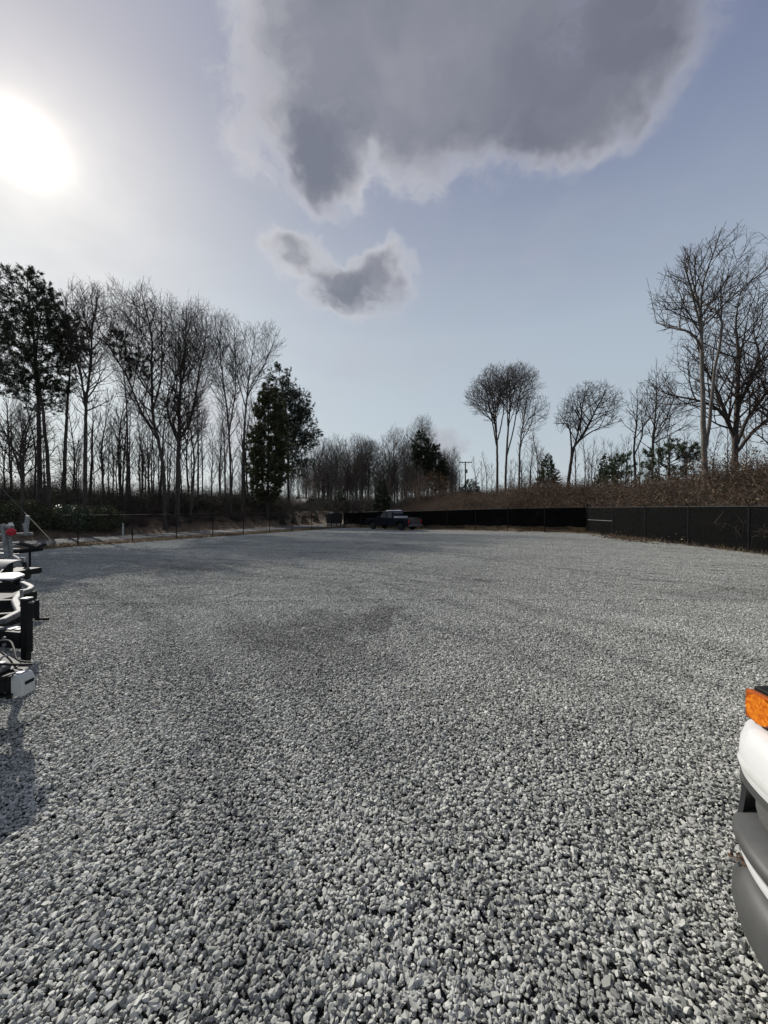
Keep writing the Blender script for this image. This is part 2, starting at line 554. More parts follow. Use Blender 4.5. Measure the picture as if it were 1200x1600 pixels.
def ground_z(x, y):
    x = np.asarray(x, float); y = np.asarray(y, float)
    yy = np.clip(y, -40, 60)
    z = 0.017 * np.clip(x, -34, 0) - 0.012 * np.maximum(yy - 8, 0) * np.clip((14 - x) / 12, 0, 1) * (yy < 48) - 0.48 * (yy >= 48) * np.clip((14 - x) / 12, 0, 1)
    sl, sb, sr = s_left(x, y), s_back(x, y), s_right(x, y)
    bank = 1.85 * sstep(10.6, 17.5, sl) + 0.012 * np.clip(sl - 18, 0, 120)
    rise = 2.1 * sstep(1.5, 10, np.maximum(sb, sr)) * sstep(0.0, 12.0, x) + 0.012 * np.clip(np.maximum(sb, sr) - 10, 0, 120)
    z = z + np.where(sl > 8, bank, 0) * (1 - sstep(2, 10, sb) * sstep(-4, 8, x)) + np.where(np.maximum(sb, sr) > 1, rise, 0) * sstep(-6, 6, x)
    out = sstep(11, 16, sl) + sstep(1, 5, np.maximum(sb, sr))
    z = z + np.clip(out, 0, 1) * (0.16 * np.sin(x * 0.9 + 1.3) * np.sin(y * 0.7) + 0.10 * np.sin(x * 2.1 + y * 1.3))
    return z

def yard_bumps(x, y):
    return (0.012 * np.sin(1.9 * x + 0.7 * y) * np.sin(1.3 * y - 0.5 * x + 1) + 0.010 * np.sin(4.1 * x - 1.2 * y + 2) * np.sin(3.1 * y + 0.8)
            + 0.014 * np.sin(0.6 * x + 2.2 * y + 0.5 * np.sin(0.9 * x)))

def gz(x, y):
    return float(ground_z(x, y))

def W(px, py, d):
    """photograph pixel + depth -> world point"""
    return Vector(((px - 600) / FPX * d, d, CAM_Z + (HOR - py) / FPX * d))

def d_left(px, s):
    """depth of the point at column px that lies s metres beyond the left fence"""
    return (s + 26.54) / (0.873 * (600 - px) / FPX + 0.487)

def axis_coords(lo, hi, near, n_far):
    mid_ = np.arange(-near, near + 0.01, 0.8)
    a = -near - np.geomspace(1, -lo - near, n_far)[::-1]
    b_ = near + np.geomspace(1, hi - near, n_far)
    return np.concatenate([a, mid_, b_])

gx = axis_coords(-2500, 2500, 44, 26)
gy = np.concatenate([-6 - np.geomspace(1, 400, 14)[::-1], np.arange(-6, 82, 0.8), 82 + np.geomspace(1, 3200, 30)])
X_, Y_ = np.meshgrid(gx, gy)
inside = np.minimum.reduce([-s_left(X_, Y_), -s_back(X_, Y_), -s_right(X_, Y_)])
Z_ = ground_z(X_, Y_) - 0.05 * (inside > 0)
nx, ny = len(gx), len(gy)
Vg = np.stack([X_, Y_, Z_], -1).reshape(-1, 3)
ii = (np.arange(ny - 1)[:, None] * nx + np.arange(nx - 1)[None, :]).ravel()
Fg = np.stack([ii, ii + 1, ii + nx + 1, ii + nx], -1)
gm = mesh_np('ground', Vg, Fg, 'ground_surface', smooth=True)
at = gm.attributes.new('yard', 'FLOAT', 'POINT')
at.data.foreach_set('value', np.clip(0.5 + inside.ravel() / 1.6, 0, 1).astype(np.float32))
ground = tag(link('ground', gm), kind='structure')

# road behind the left fence
rs_ = np.linspace(-60, 46, 90)
cols = [3.7, 3.9, 5.5, 7.0, 8.5, 9.7, 9.9]
Vr = []
for t_ in rs_:
    for j, s_ in enumerate(cols):
        bend = 0.004 * max(0, -t_ - 4) ** 2 * 0.5
        wig = 0.18 * math.sin(t_ * 0.8) if j in (0, 1) else (0.2 * math.sin(t_ * 0.6 + 2) if j in (5, 6) else 0)
        p = C1 + TL * t_ + NL * (s_ + wig - bend)
        z = gz(C1[0] + TL[0] * t_ + NL[0] * 5, C1[1] + TL[1] * t_ + NL[1] * 5)
        Vr.append((p[0], p[1], z + (0.03 if 0 < j < 6 else -0.08) + 0.03 * math.sin(j)))
k = len(cols)
ii = (np.arange(len(rs_) - 1)[:, None] * k + np.arange(k - 1)[None, :]).ravel()
road = link('road', mesh_np('road', np.array(Vr), np.stack([ii, ii + 1, ii + k + 1, ii + k], -1), 'asphalt_pale', smooth=True))
tag(road, kind='structure')

# ------------------------------------------------------------------ gravel (one mass, stones instanced)
LIB = bpy.data.collections.new('gravel_library')     # never linked to the scene: only source meshes

def stone_shape(npts, rng):
    """angular crushed stone: hull of a few scattered points"""
    p = rng.normal(size=(npts, 3)); p /= np.linalg.norm(p, axis=1, keepdims=True)
    p *= rng.uniform(0.72, 1.05, (npts, 1))
    bm = bmesh.new()
    for q in p:
        bm.verts.new(q)
    r_ = bmesh.ops.convex_hull(bm, input=bm.verts)
    bmesh.ops.delete(bm, geom=[x for x in bm.verts if not x.link_faces], context='VERTS')
    bmesh.ops.triangulate(bm, faces=bm.faces)
    bm.verts.index_update()
    v = np.array([x.co for x in bm.verts]); f = np.array([[x.index for x in q.verts] for q in bm.faces])
    bm.free()
    v = v / np.abs(v).max() * np.array([1.0, rng.uniform(0.58, 0.9), rng.uniform(0.40, 0.64)])
    return v, f

def set_attr(me, name, vals):
    a = me.attributes.new(name, 'FLOAT', 'POINT')
    a.data.foreach_set('value', np.asarray(vals, dtype=np.float32))

NST, NTILE, TILE = 40, 4, 1.5
rg = np.random.default_rng(5)
for i in range(NST):
    v, f = stone_shape(int(rg.integers(12, 22)), rg)
    me = mesh_np('stone', v, f, 'gravel_stone')
    set_attr(me, 'shade', np.full(len(v), np.clip(rg.normal(0.46, 0.24), 0.02, 1)))
    LIB.objects.link(bpy.data.objects.new('stone_%02d' % i, me))

def euler_mats(e):
    cx, cy, cz = np.cos(e).T; sx, sy, sz = np.sin(e).T
    return np.stack([np.stack([cy * cz, sx * sy * cz - cx * sz, cx * sy * cz + sx * sz], -1),
                     np.stack([cy * sz, sx * sy * sz + cx * cz, cx * sy * sz - sx * cz], -1),
                     np.stack([-sy, sx * cy, cx * cy], -1)], 1)

def stone_field(n, rng):
    e = np.stack([rng.normal(0, 0.36, n), rng.normal(0, 0.36, n), rng.uniform(0, 6.283, n)], -1)
    s = 0.0118 * np.exp(rng.normal(0, 0.27, n))
    s = np.where(rng.random(n) < 0.008, s * 1.45, s)
    return e, s

low = [stone_shape(9, rg) for _ in range(14)]
for i in range(NTILE):
    n = int(4400 * TILE * TILE)
    e, s = stone_field(n, rg)
    xy = rg.uniform(-TILE / 2, TILE / 2, (n, 2))
    zz = rg.uniform(-0.010, 0.003, n) + yard_bumps(xy[:, 0] * 4.2 + i, xy[:, 1] * 4.2)*0.4
    M = euler_mats(e)
    Vt, Ft, St = [], [], []
    o = 0
    for q, (v, f) in enumerate(low):
        sel = np.arange(q, n, len(low))
        P = np.einsum('nij,vj->nvi', M[sel], v) * s[sel][:, None, None]
        P += np.concatenate([xy[sel], zz[sel][:, None]], 1)[:, None, :]
        Vt.append(P.reshape(-1, 3))
        Ft.append((f[None] + (np.arange(len(sel)) * len(v))[:, None, None]).reshape(-1, 3) + o)
        St.append(np.repeat(np.clip(rg.normal(0.46, 0.24, len(sel)), 0.02, 1), len(v)))
        o += len(sel) * len(v)
    me = mesh_np('stones', np.concatenate(Vt), np.concatenate(Ft), 'gravel_stone')
    set_attr(me, 'shade', np.concatenate(St))
    LIB.objects.link(bpy.data.objects.new('tile_%02d' % i, me))

NEAR_Y = 7.5
P_, E_, S_, I_ = [], [], [], []
yb = np.arange(-1.0, NEAR_Y, 0.5)
for y0 in yb:
    hw = max(y0 + 0.5, 0.4) * 1.02 + 1.1
    n = int(2 * hw * 0.5 * 5200)
    x = rg.uniform(-hw, hw, n); y = rg.uniform(y0, y0 + 0.5, n)
    if y0 > NEAR_Y - 0.6:
        y = y0 + (y - y0) * (1.0 + 0.9 * rg.random(n))
    e, s = stone_field(n, rg)
    fade = (1 - sstep(NEAR_Y - 2.2, NEAR_Y - 0.3, y)) * (1 - sstep(0.72, 0.98, np.abs(x) / hw))
    z = ground_z(x, y) + yard_bumps(x, y) * fade + rg.uniform(-0.010, 0.003, n)
    P_.append(np.stack([x, y, z], -1)); E_.append(e); S_.append(s); I_.append(rg.integers(0, NST, n))
    m = int(n * 0.34)                       # a lower course that fills the gaps
    x, y = rg.uniform(-hw, hw, m), rg.uniform(y0, y0 + 0.5, m)
    e, s = stone_field(m, rg)
    P_.append(np.stack([x, y, ground_z(x, y) + yard_bumps(x, y) * (1 - sstep(NEAR_Y - 2.2, NEAR_Y - 0.3, y)) * (1 - sstep(0.72, 0.98, np.abs(x) / hw)) - 0.019], -1)); E_.append(e); S_.append(s * 1.25); I_.append(rg.integers(0, NST, m))
# beyond: patches of stones laid edge to edge
tx = []
for y0 in np.arange(NEAR_Y - 0.25, 47, TILE):
    hw = (y0 + TILE) * 1.04 + 1.5
    for x0 in np.arange(-math.ceil(hw / TILE) * TILE, hw, TILE):
        cx, cy = x0 + TILE / 2, y0 + TILE / 2
        if -s_left(cx, cy) > -0.1 and -s_back(cx, cy) > -0.1 and -s_right(cx, cy) > -0.2:
            tx.append((cx, cy))
for y0 in np.arange(-2.5, NEAR_Y, TILE):            # and to both sides of the near field
    hw0 = max(y0, 0.4) * 1.02 + 0.9
    for sgn in (-1, 1):
        for q in range(int(9 / TILE)):
            cx, cy = sgn * (hw0 + TILE / 2 + q * TILE), min(y0 + TILE / 2, NEAR_Y - TILE / 2)
            if s_right(cx, cy) < -0.2:
                tx.append((cx, cy))
tx = np.array(tx)
n = len(tx)
h = 0.4
nxg = (ground_z(tx[:, 0] + h, tx[:, 1]) - ground_z(tx[:, 0] - h, tx[:, 1])) / (2 * h)
nyg = (ground_z(tx[:, 0], tx[:, 1] + h) - ground_z(tx[:, 0], tx[:, 1] - h)) / (2 * h)
# tilt handled as small euler about world x / y after the quarter turn
qt = rg.integers(0, 4, n)
eul = []
for a, b_, q in zip(nxg, nyg, qt):
    Mx = Vector((-a, -b_, 1)).normalized()
    rot = Vector((0, 0, 1)).rotation_difference(Mx).to_matrix() @ Matrix.Rotation(q * math.pi / 2, 3, 'Z')
    eul.append(tuple(rot.to_euler('XYZ')))
P_.append(np.stack([tx[:, 0], tx[:, 1], ground_z(tx[:, 0], tx[:, 1]) + 0.002], -1))
E_.append(np.array(eul)); S_.append(np.ones(n) * 1.0); I_.append(NST + rg.integers(0, NTILE, n))
P_, E_, S_, I_ = map(np.concatenate, (P_, E_, S_, I_))

gme = bpy.data.meshes.new('gravel')
gme.vertices.add(len(P_))
gme.vertices.foreach_set('co', P_.astype(np.float32).ravel())
a = gme.attributes.new('rot', 'FLOAT_VECTOR', 'POINT'); a.data.foreach_set('vector', E_.astype(np.float32).ravel())
a = gme.attributes.new('size', 'FLOAT', 'POINT'); a.data.foreach_set('value', S_.astype(np.float32))
a = gme.attributes.new('pick', 'INT', 'POINT'); a.data.foreach_set('value', I_.astype(np.int32))
gme.materials.append(MATS['gravel_stone'])
gravel = tag(link('gravel', gme), 'loose grey crushed gravel covering the whole yard', 'gravel', kind='stuff')

def instancer(obj, lib, name):
    ng = bpy.data.node_groups.new(name, 'GeometryNodeTree')
    ng.interface.new_socket('Geometry', in_out='INPUT', socket_type='NodeSocketGeometry')
    ng.interface.new_socket('Geometry', in_out='OUTPUT', socket_type='NodeSocketGeometry')
    N, L = ng.nodes, ng.links
    gi, go = N.new('NodeGroupInput'), N.new('NodeGroupOutput')
    ci = N.new('GeometryNodeCollectionInfo')
    ci.inputs['Collection'].default_value = lib
    ci.inputs['Separate Children'].default_value = True
    ci.inputs['Reset Children'].default_value = True
    ip = N.new('GeometryNodeInstanceOnPoints')
    ip.inputs['Pick Instance'].default_value = True
    def attr(nm, ty):
        q = N.new('GeometryNodeInputNamedAttribute'); q.data_type = ty; q.inputs['Name'].default_value = nm
        return q.outputs['Attribute']
    L.new(gi.outputs[0], ip.inputs['Points'])
    L.new(ci.outputs[0], ip.inputs['Instance'])
    L.new(attr('pick', 'INT'), ip.inputs['Instance Index'])
    e2r = N.new('FunctionNodeEulerToRotation')
    L.new(attr('rot', 'FLOAT_VECTOR'), e2r.inputs[0])
    L.new(e2r.outputs[0], ip.inputs['Rotation'])
    L.new(attr('size', 'FLOAT'), ip.inputs['Scale'])
    L.new(ip.outputs[0], go.inputs[0])
    md = obj.modifiers.new('scatter', 'NODES')
    md.node_group = ng

instancer(gravel, LIB, 'gravel_scatter')

# ------------------------------------------------------------------ fences
BAY = 2.99
FH = 1.83

def chain_link_mesh(length, z0, z1):
    """diagonal wires woven both ways"""
    p0, p1 = [], []
    hgt = z1 - z0
    sp = 0.075
    for sgn, off in ((1, 0.004), (-1, -0.004)):
        for c_ in np.arange(-hgt, length, sp):
            a, b_ = c_, c_ + hgt
            za, zb = (z0, z1) if sgn > 0 else (z1, z0)
            a2, b2 = max(a, 0), min(b_, length)
            if b2 - a2 < 0.02:
                continue
            f = lambda u: za + (zb - za) * (u - a) / (b_ - a)
            p0.append((a2, off, f(a2))); p1.append((b2, off, f(b2)))
    return prisms(np.array(p0), np.array(p1), 0.0024, 0.0024, 3)

def frames(d):
    ref = np.array([0.1, 1.0, 0.05])
    s = np.cross(d, ref)
    l = np.linalg.norm(s, axis=1, keepdims=True)
    s = np.where(l < 1e-3, np.array([[1.0, 0, 0]]), s / np.maximum(l, 1e-6))
    return s, np.cross(d, s)

def prisms(p0, p1, r0, r1, k):
    """separate tapered k-sided tubes -> V, F(quads)"""
    n = len(p0)
    d = p1 - p0
    d = d / np.maximum(np.linalg.norm(d, axis=1, keepdims=True), 1e-6)
    s, t_ = frames(d)
    an = np.arange(k) * 2 * np.pi / k
    ring = s[:, None, :] * np.cos(an)[None, :, None] + t_[:, None, :] * np.sin(an)[None, :, None]
    r0 = np.broadcast_to(r0, n)[:, None, None]; r1 = np.broadcast_to(r1, n)[:, None, None]
    V = np.concatenate([p0[:, None, :] + ring * r0, p1[:, None, :] + ring * r1], 1).reshape(-1, 3)
    j = np.arange(k)
    q = np.stack([j, (j + 1) % k, (j + 1) % k + k, j + k], -1)
    F = (q[None] + (np.arange(n) * 2 * k)[:, None, None]).reshape(-1, 4)
    return V, F

cl_V, cl_F = chain_link_mesh(BAY, 0.05, FH - 0.02)
CHAIN = mesh_np('chain_link', cl_V, cl_F, 'fence_metal')
POST = MB().tube([(0, 0, -0.3), (0, 0, FH)], 0.034, 8).lathe([(0.038, FH - 0.02), (0.036, FH + 0.02), (0.012, FH + 0.045)], (0, 0, 0), k=8).mesh('post', 'fence_metal', True)
ARM = MB().tube([(0, 0, FH), (0, -0.17, FH + 0.24)], [0.022, 0.014], 6).mesh('arm', 'fence_metal', True)
CORNER = MB().tube([(0, 0, -0.3), (0, 0, FH + 0.22)], 0.055, 10).lathe([(0.06, FH + 0.20), (0.056, FH + 0.25), (0.015, FH + 0.29)], (0, 0, 0), k=10).mesh('corner_post', 'fence_metal', True)
RAIL = MB().tube([(0, 0, FH - 0.02), (BAY, 0, FH - 0.02)], 0.023, 7).mesh('top_rail', 'fence_metal', True)
WIRE = MB().tube([(0, 0, 0.07), (BAY, 0, 0.07)], 0.004, 4).mesh('tension_wire', 'fence_metal', True)
BRACE = MB().tube([(0, 0, 0.95), (BAY, 0, 0.95)], 0.024, 7).mesh('brace_rail', 'grey_plastic', True)

def windscreen_mesh(z0, seed):
    r_ = np.random.default_rng(seed)
    nu, nv = 25, 9
    u = np.linspace(0.0, BAY, nu); v = np.linspace(0, 1, nv)
    U, Vv = np.meshgrid(u, v)
    ph = r_.uniform(0, 6.28, 4)
    low_ = z0 + 0.03 * np.sin(U * 2.3 + ph[0]) + 0.02 * np.sin(U * 7 + ph[1])
    top_ = FH - 0.03 - 0.02 * np.abs(np.sin(U * math.pi / BAY * 5))
    Zv = low_ + (top_ - low_) * Vv
    Yv = 0.03 + 0.018 * np.sin(U * 4 + ph[2]) * (1 - Vv) + 0.012 * np.sin(U * 9 + Vv * 5 + ph[3]) * np.sin(Vv * 3.1)
    i_ = (np.arange(nv - 1)[:, None] * nu + np.arange(nu - 1)[None, :]).ravel()
    return mesh_np('windscreen', np.stack([U, Yv, Zv], -1).reshape(-1, 3), np.stack([i_, i_ + 1, i_ + nu + 1, i_ + nu], -1), 'windscreen_fabric', True)

SCREEN_HI = [windscreen_mesh(0.42, q) for q in range(4)]
SCREEN_LO = [windscreen_mesh(0.04, q + 9) for q in range(3)]

def fence(name, label, p_start, p_end, screens, arms=True, first_corner=False, last_corner=False, brace=()):
    p0, p1 = np.array(p_start, float), np.array(p_end, float)
    L_ = np.linalg.norm(p1 - p0)
    n = int(round(L_ / BAY))
    d = (p1 - p0) / L_
    root = empty(name, (p0[0], p0[1], gz(*p0)), 0, label, 'fence')
    rz = math.atan2(d[1], d[0])
    def put(nm, me, i, slope=0.0, z=None):
        q = p0 + d * (L_ / n) * i
        o = link(nm, me, root)
        o.location = (q[0] - p0[0], q[1] - p0[1], gz(*q) - gz(*p0))
        o.rotation_euler = (0, -slope, rz)
        o.scale = (L_ / n / BAY, 1, 1) if nm not in ('post', 'corner_post', 'arm') else (1, 1, 1)
        return o
    for i in range(n + 1):
        cor = (i == 0 and first_corner) or (i == n and last_corner)
        put('corner_post' if cor else 'post', CORNER if cor else POST, i)
        if arms and not cor:
            put('arm', ARM, i)
        if i < n:
            q, q2 = p0 + d * (L_ / n) * i, p0 + d * (L_ / n) * (i + 1)
            sl = math.atan2(gz(*q2) - gz(*q), L_ / n)
            put('top_rail', RAIL, i, sl)
            put('chain_link', CHAIN, i, sl)
            put('tension_wire', WIRE, i, sl)
            if i in brace:
                put('brace_rail', BRACE, i, sl)
            if screens and screens(i) is not None:
                put('windscreen', screens(i), i, sl)
    return root

LF0 = C1 + TL * BAY * 12
fence('chain_link_fence', 'open black chain-link fence between the gravel yard and the road', LF0, C1 - TL * 0.12, None)
fence('screened_fence', 'chain-link fence with black windscreen across the far end of the yard, truck behind it', C1, C2, lambda i: SCREEN_HI[i % 4], first_corner=True)
fence('screened_fence', 'black screened fence with slanted post arms under the tall twin-trunk tree', C2, (14.3, 27 - BAY * 8), lambda i: SCREEN_LO[i % 3], first_corner=True, brace=(0,))

# ------------------------------------------------------------------ trees
def nrm(a):
    return a / np.maximum(np.linalg.norm(a, axis=-1, keepdims=True), 1e-9)

def colonize(lines, attr, step, infl, kill, trop, rng, iters=130, maxn=9000):
    pos = np.zeros((maxn, 3)); par = np.full(maxn, -1, int); n = 0
    for li, ln in enumerate(lines):
        ln = np.array(ln, float)
        seg = np.linalg.norm(np.diff(ln, axis=0), axis=1)
        cum = np.concatenate([[0], np.cumsum(seg)])
        m = max(2, int(cum[-1] / step))
        t_ = np.linspace(0, cum[-1], m + 1)
        pts = np.stack([np.interp(t_, cum, ln[:, a]) for a in range(3)], -1)
        if n == 0:
            last = -1
        else:
            last = int(np.argmin(np.linalg.norm(pos[:n] - pts[0], axis=1)))
            pts = pts[1:]
        for p in pts:
            pos[n] = p + (rng.normal(0, 0.02 * step, 3) if n else 0); par[n] = last; last = n; n += 1
    kids = np.zeros(maxn, int)
    nd = np.full(len(attr), 1e9); ni = np.zeros(len(attr), int)
    def upd(a, b_):
        for c0 in range(a, b_, 400):
            c1 = min(b_, c0 + 400)
            dm = np.linalg.norm(attr[:, None, :] - pos[None, c0:c1, :], axis=2)
            j = dm.argmin(1); dv = dm[np.arange(len(attr)), j]
            k_ = dv < nd
            nd[k_] = dv[k_]; ni[k_] = j[k_] + c0
    upd(0, n)
    alive = nd > kill
    for it in range(iters):
        act = alive & (nd < infl)
        if not act.any():
            break
        acc = np.zeros((n, 3))
        np.add.at(acc, ni[act], nrm(attr[act] - pos[ni[act]]))
        u = np.unique(ni[act])
        u = u[(kids[u] < 3)]
        if len(u) == 0 or n + len(u) >= maxn:
            break
        dr = nrm(nrm(acc[u]) + np.array(trop) + rng.normal(0, 0.10, (len(u), 3)))
        new = pos[u] + dr * step
        pos[n:n + len(u)] = new; par[n:n + len(u)] = u
        kids[u] += 1
        upd(n, n + len(u))
        n += len(u)
        alive &= nd > kill
    return pos[:n].copy(), par[:n].copy()

def skeleton(lines, attr, step, infl, kill, trop, rng, r_tip, r_base, iters=130, smooth=3):
    pos, par = colonize(lines, attr, step, infl, kill, trop, rng, iters)
    n = len(pos)
    tips = np.zeros(n)
    haskid = np.zeros(n, bool)
    haskid[par[par >= 0]] = True
    tips[~haskid] = 1
    for i in range(n - 1, 0, -1):
        tips[par[i]] += tips[i]
    main = np.full(n, -1)
    for i in range(1, n):
        p = par[i]
        if main[p] < 0 or tips[i] > tips[main[p]]:
            main[p] = i
    for _ in range(smooth):
        q = pos.copy()
        ok = (par >= 0) & (main >= 0)
        idx = np.where(ok)[0]
        q[idx] = 0.5 * pos[idx] + 0.25 * (pos[par[idx]] + pos[main[idx]])
        pos = q
    al = math.log(r_base / r_tip) / math.log(max(tips[0], 2))
    rad = r_tip * tips ** al
    h = pos[:, 2] - pos[0, 2]
    rad = rad * (1 + 0.35 * np.exp(-np.maximum(h, 0) / 0.5) * (tips > 0.5 * tips[0]))
    d = np.zeros((n, 3)); d[1:] = nrm(pos[1:] - pos[par[1:]]); d[0] = (0, 0, 1)
    return pos, par, main, tips, rad, d

def limb_mesh(sk, thick, k_big=8, k_small=4):
    """two meshes' worth of tubes: thick limbs (connected rings) and thin ones"""
    pos, par, main, tips, rad, d = sk
    out = []
    for sel, k_ in ((rad >= thick, k_big), (rad < thick, k_small)):
        idx = np.where(sel & (par >= 0))[0]
        if len(idx) == 0:
            out.append((np.zeros((0, 3)), np.zeros((0, 4), int))); continue
        p = par[idx]
        ismain = main[p] == idx
        r0 = np.where(ismain & (rad[p] < rad[idx] * 2.2), rad[p], rad[idx] * 1.15)
        d0 = np.where(ismain[:, None], d[p], d[idx])
        an = np.arange(k_) * 2 * np.pi / k_
        s0, t0 = frames(d0); s1, t1 = frames(d[idx])
        R0 = s0[:, None] * np.cos(an)[None, :, None] + t0[:, None] * np.sin(an)[None, :, None]
        R1 = s1[:, None] * np.cos(an)[None, :, None] + t1[:, None] * np.sin(an)[None, :, None]
        V = np.concatenate([pos[p][:, None] + R0 * r0[:, None, None], pos[idx][:, None] + R1 * rad[idx][:, None, None]], 1).reshape(-1, 3)
        j = np.arange(k_)
        q = np.stack([j, (j + 1) % k_, (j + 1) % k_ + k_, j + k_], -1)
        out.append((V, (q[None] + (np.arange(len(idx)) * 2 * k_)[:, None, None]).reshape(-1, 4)))
    return out

def twigs(sk, per, lmin, lmax, rng, up=0.35, spread=0.65, maxtips=5, r0=0.009):
    pos, par, main, tips, rad, d = sk
    idx = np.where(tips <= maxtips)[0]
    idx = np.repeat(idx, per)
    n = len(idx)
    f = rng.random((n, 1))
    st = pos[idx] * (1 - f) + pos[np.maximum(par[idx], 0)] * f
    dr = nrm(d[idx] * 0.8 + rng.normal(0, spread, (n, 3)) + np.array([0, 0, up]))
    ln = rng.uniform(lmin, lmax, (n, 1))
    en = st + dr * ln
    a = prisms(st, en, r0, r0 * 0.45, 3)
    # one side shoot on each
    f2 = rng.uniform(0.3, 0.8, (n, 1))
    st2 = st + dr * ln * f2
    dr2 = nrm(dr + rng.normal(0, 0.55, (n, 3)) + np.array([0, 0, up * 0.5]))
    b_ = prisms(st2, st2 + dr2 * ln * 0.6, r0 * 0.7, r0 * 0.35, 3)
    return join([a, b_])

def join(parts):
    V, F, o = [], [], 0
    for v, f in parts:
        V.append(v); F.append(f + o); o += len(v)
    return np.concatenate(V), np.concatenate(F)

def ellipsoid_pts(c, r, n, rng, zmin=None, hollow=0.0):
    p = nrm(rng.normal(size=(n * 2, 3))) * (rng.random((n * 2, 1)) * (1 - hollow) + hollow) ** (1 / 2.6)
    p = p * np.array(r) + np.array(c)
    if zmin is not None:
        p = p[p[:, 2] > zmin]
    return p[:n]

def blades(c, dr, ln, wd, rng, n_each, spread):
    """pointed leaf faces: n_each triangles from every centre c about direction dr"""
    m = len(c)
    c = np.repeat(c, n_each, 0); dr = np.repeat(dr, n_each, 0)
    n = len(c)
    d = nrm(dr + rng.normal(0, spread, (n, 3)))
    s = nrm(np.cross(d, rng.normal(size=(n, 3))))
    L_ = ln * rng.uniform(0.6, 1.25, (n, 1)); w = wd * rng.uniform(0.7, 1.3, (n, 1))
    c = c + rng.normal(0, ln * 0.18, (n, 3))
    V = np.stack([c - s * w * 0.5, c + s * w * 0.5, c + d * L_], 1).reshape(-1, 3)
    return V, np.arange(n * 3).reshape(-1, 3)

def leaves(c, size, rng, n_each=1, jitter=0.0, flat=0.0):
    """folded diamond leaves of two triangles"""
    c = np.repeat(c, n_each, 0); n = len(c)
    if jitter:
        c = c + rng.normal(0, jitter, (n, 3))
    d = nrm(rng.normal(size=(n, 3)) * np.array([1, 1, 1 - flat]))
    s = nrm(np.cross(d, rng.normal(size=(n, 3))))
    L_ = size * rng.uniform(0.6, 1.3, (n, 1))
    V = np.stack([c, c + d * L_ * 0.5 + s * L_ * 0.24, c + d * L_, c + d * L_ * 0.5 - s * L_ * 0.24], 1).reshape(-1, 4, 3).reshape(-1, 3)
    return V, np.arange(n * 4).reshape(-1, 4)

def px_local(pts, d, base):
    k_ = d / FPX
    return [((x - 600) * k_ - base[0], (dy if dy is not None else 0.0), CAM_Z + (HOR - y) * k_ - base[2]) for (x, y, dy) in pts]

def place(px, d, base_z=None):
    x = (px - 600) / FPX * d
    return (x, d, (gz(x, d) if base_z is None else base_z) - 0.12)

def hang(root, name, VF, material, smooth=False):
    return link(name, mesh_np(name, VF[0], VF[1], material, smooth), root)

def fill_crown(crowns, d, base, dens, rng, depth_k=0.8, hollow=0.15, mult=30.0):
    k_ = d / FPX
    A = []
    for (x0, y0, x1, y1) in crowns:
        cx = ((x0 + x1) / 2 - 600) * k_ - base[0]
        cz = CAM_Z + (HOR - (y0 + y1) / 2) * k_ - base[2]
        rx, rz_ = (x1 - x0) / 2 * k_, (y1 - y0) / 2 * k_
        ry = depth_k * min(rx * 1.1, max(rx, rz_))
        n = int(dens * (rx * ry * rz_) ** 0.8 * mult)
        A.append(ellipsoid_pts((cx, 0, cz), (rx, ry, rz_), n, rng, hollow=hollow))
    return np.concatenate(A)


def catmull(ln, step):
    P = np.array(ln, float)
    P = np.concatenate([[2 * P[0] - P[1]], P, [2 * P[-1] - P[-2]]])
    out = []
    for i in range(1, len(P) - 2):
        m = max(2, int(np.linalg.norm(P[i + 1] - P[i]) / step))
        t_ = np.linspace(0, 1, m, endpoint=False)[:, None]
        a_, b_, c_, d_ = P[i - 1], P[i], P[i + 1], P[i + 2]
        out.append(0.5 * (2 * b_ + (c_ - a_) * t_ + (2 * a_ - 5 * b_ + 4 * c_ - d_) * t_ ** 2 + (-a_ + 3 * b_ - 3 * c_ + d_) * t_ ** 3))
    out.append(P[-2][None])
    return np.concatenate(out)

def crown_env(crowns, d, base, depth_k=0.85):
    k_ = d / FPX
    E = []
    for (x0, y0, x1, y1) in crowns:
        rx, rz_ = (x1 - x0) / 2 * k_, (y1 - y0) / 2 * k_
        E.append((((x0 + x1) / 2 - 600) * k_ - base[0], 0.0, CAM_Z + (HOR - (y0 + y1) / 2) * k_ - base[2], rx, depth_k * min(rx * 1.15, max(rx, rz_)), rz_))
    return np.array(E)

def inside_env(p, E, grow=1.0):
    """p (...,3), grow broadcastable"""
    q = (p[..., None, :] - E[:, :3]) / E[:, 3:]
    return ((q ** 2).sum(-1).min(-1)) < grow

def tube_strip(pts, rad, k_):
    """pts (n,m,3), rad (n,m), last valid index per row handled by caller through collapsed radius; one connected tube per row"""
    n, m, _ = pts.shape
    d = np.zeros_like(pts)
    d[:, 1:-1] = pts[:, 2:] - pts[:, :-2]
    d[:, 0] = pts[:, 1] - pts[:, 0]
    d[:, -1] = pts[:, -1] - pts[:, -2]
    d = nrm(d).reshape(-1, 3)
    s, t_ = frames(d)
    an = np.arange(k_) * 2 * np.pi / k_
    ring = (s[:, None] * np.cos(an)[None, :, None] + t_[:, None] * np.sin(an)[None, :, None]).reshape(n, m, k_, 3)
    V = (pts[:, :, None, :] + ring * rad[:, :, None, None]).reshape(-1, 3)
    j = np.arange(k_)
    q = np.stack([j, (j + 1) % k_, (j + 1) % k_ + k_, j + k_], -1)
    off = (np.arange(n)[:, None] * m + np.arange(m - 1)[None, :]).ravel() * k_
    F = (q[None] + off[:, None, None]).reshape(-1, 4)
    return V, F

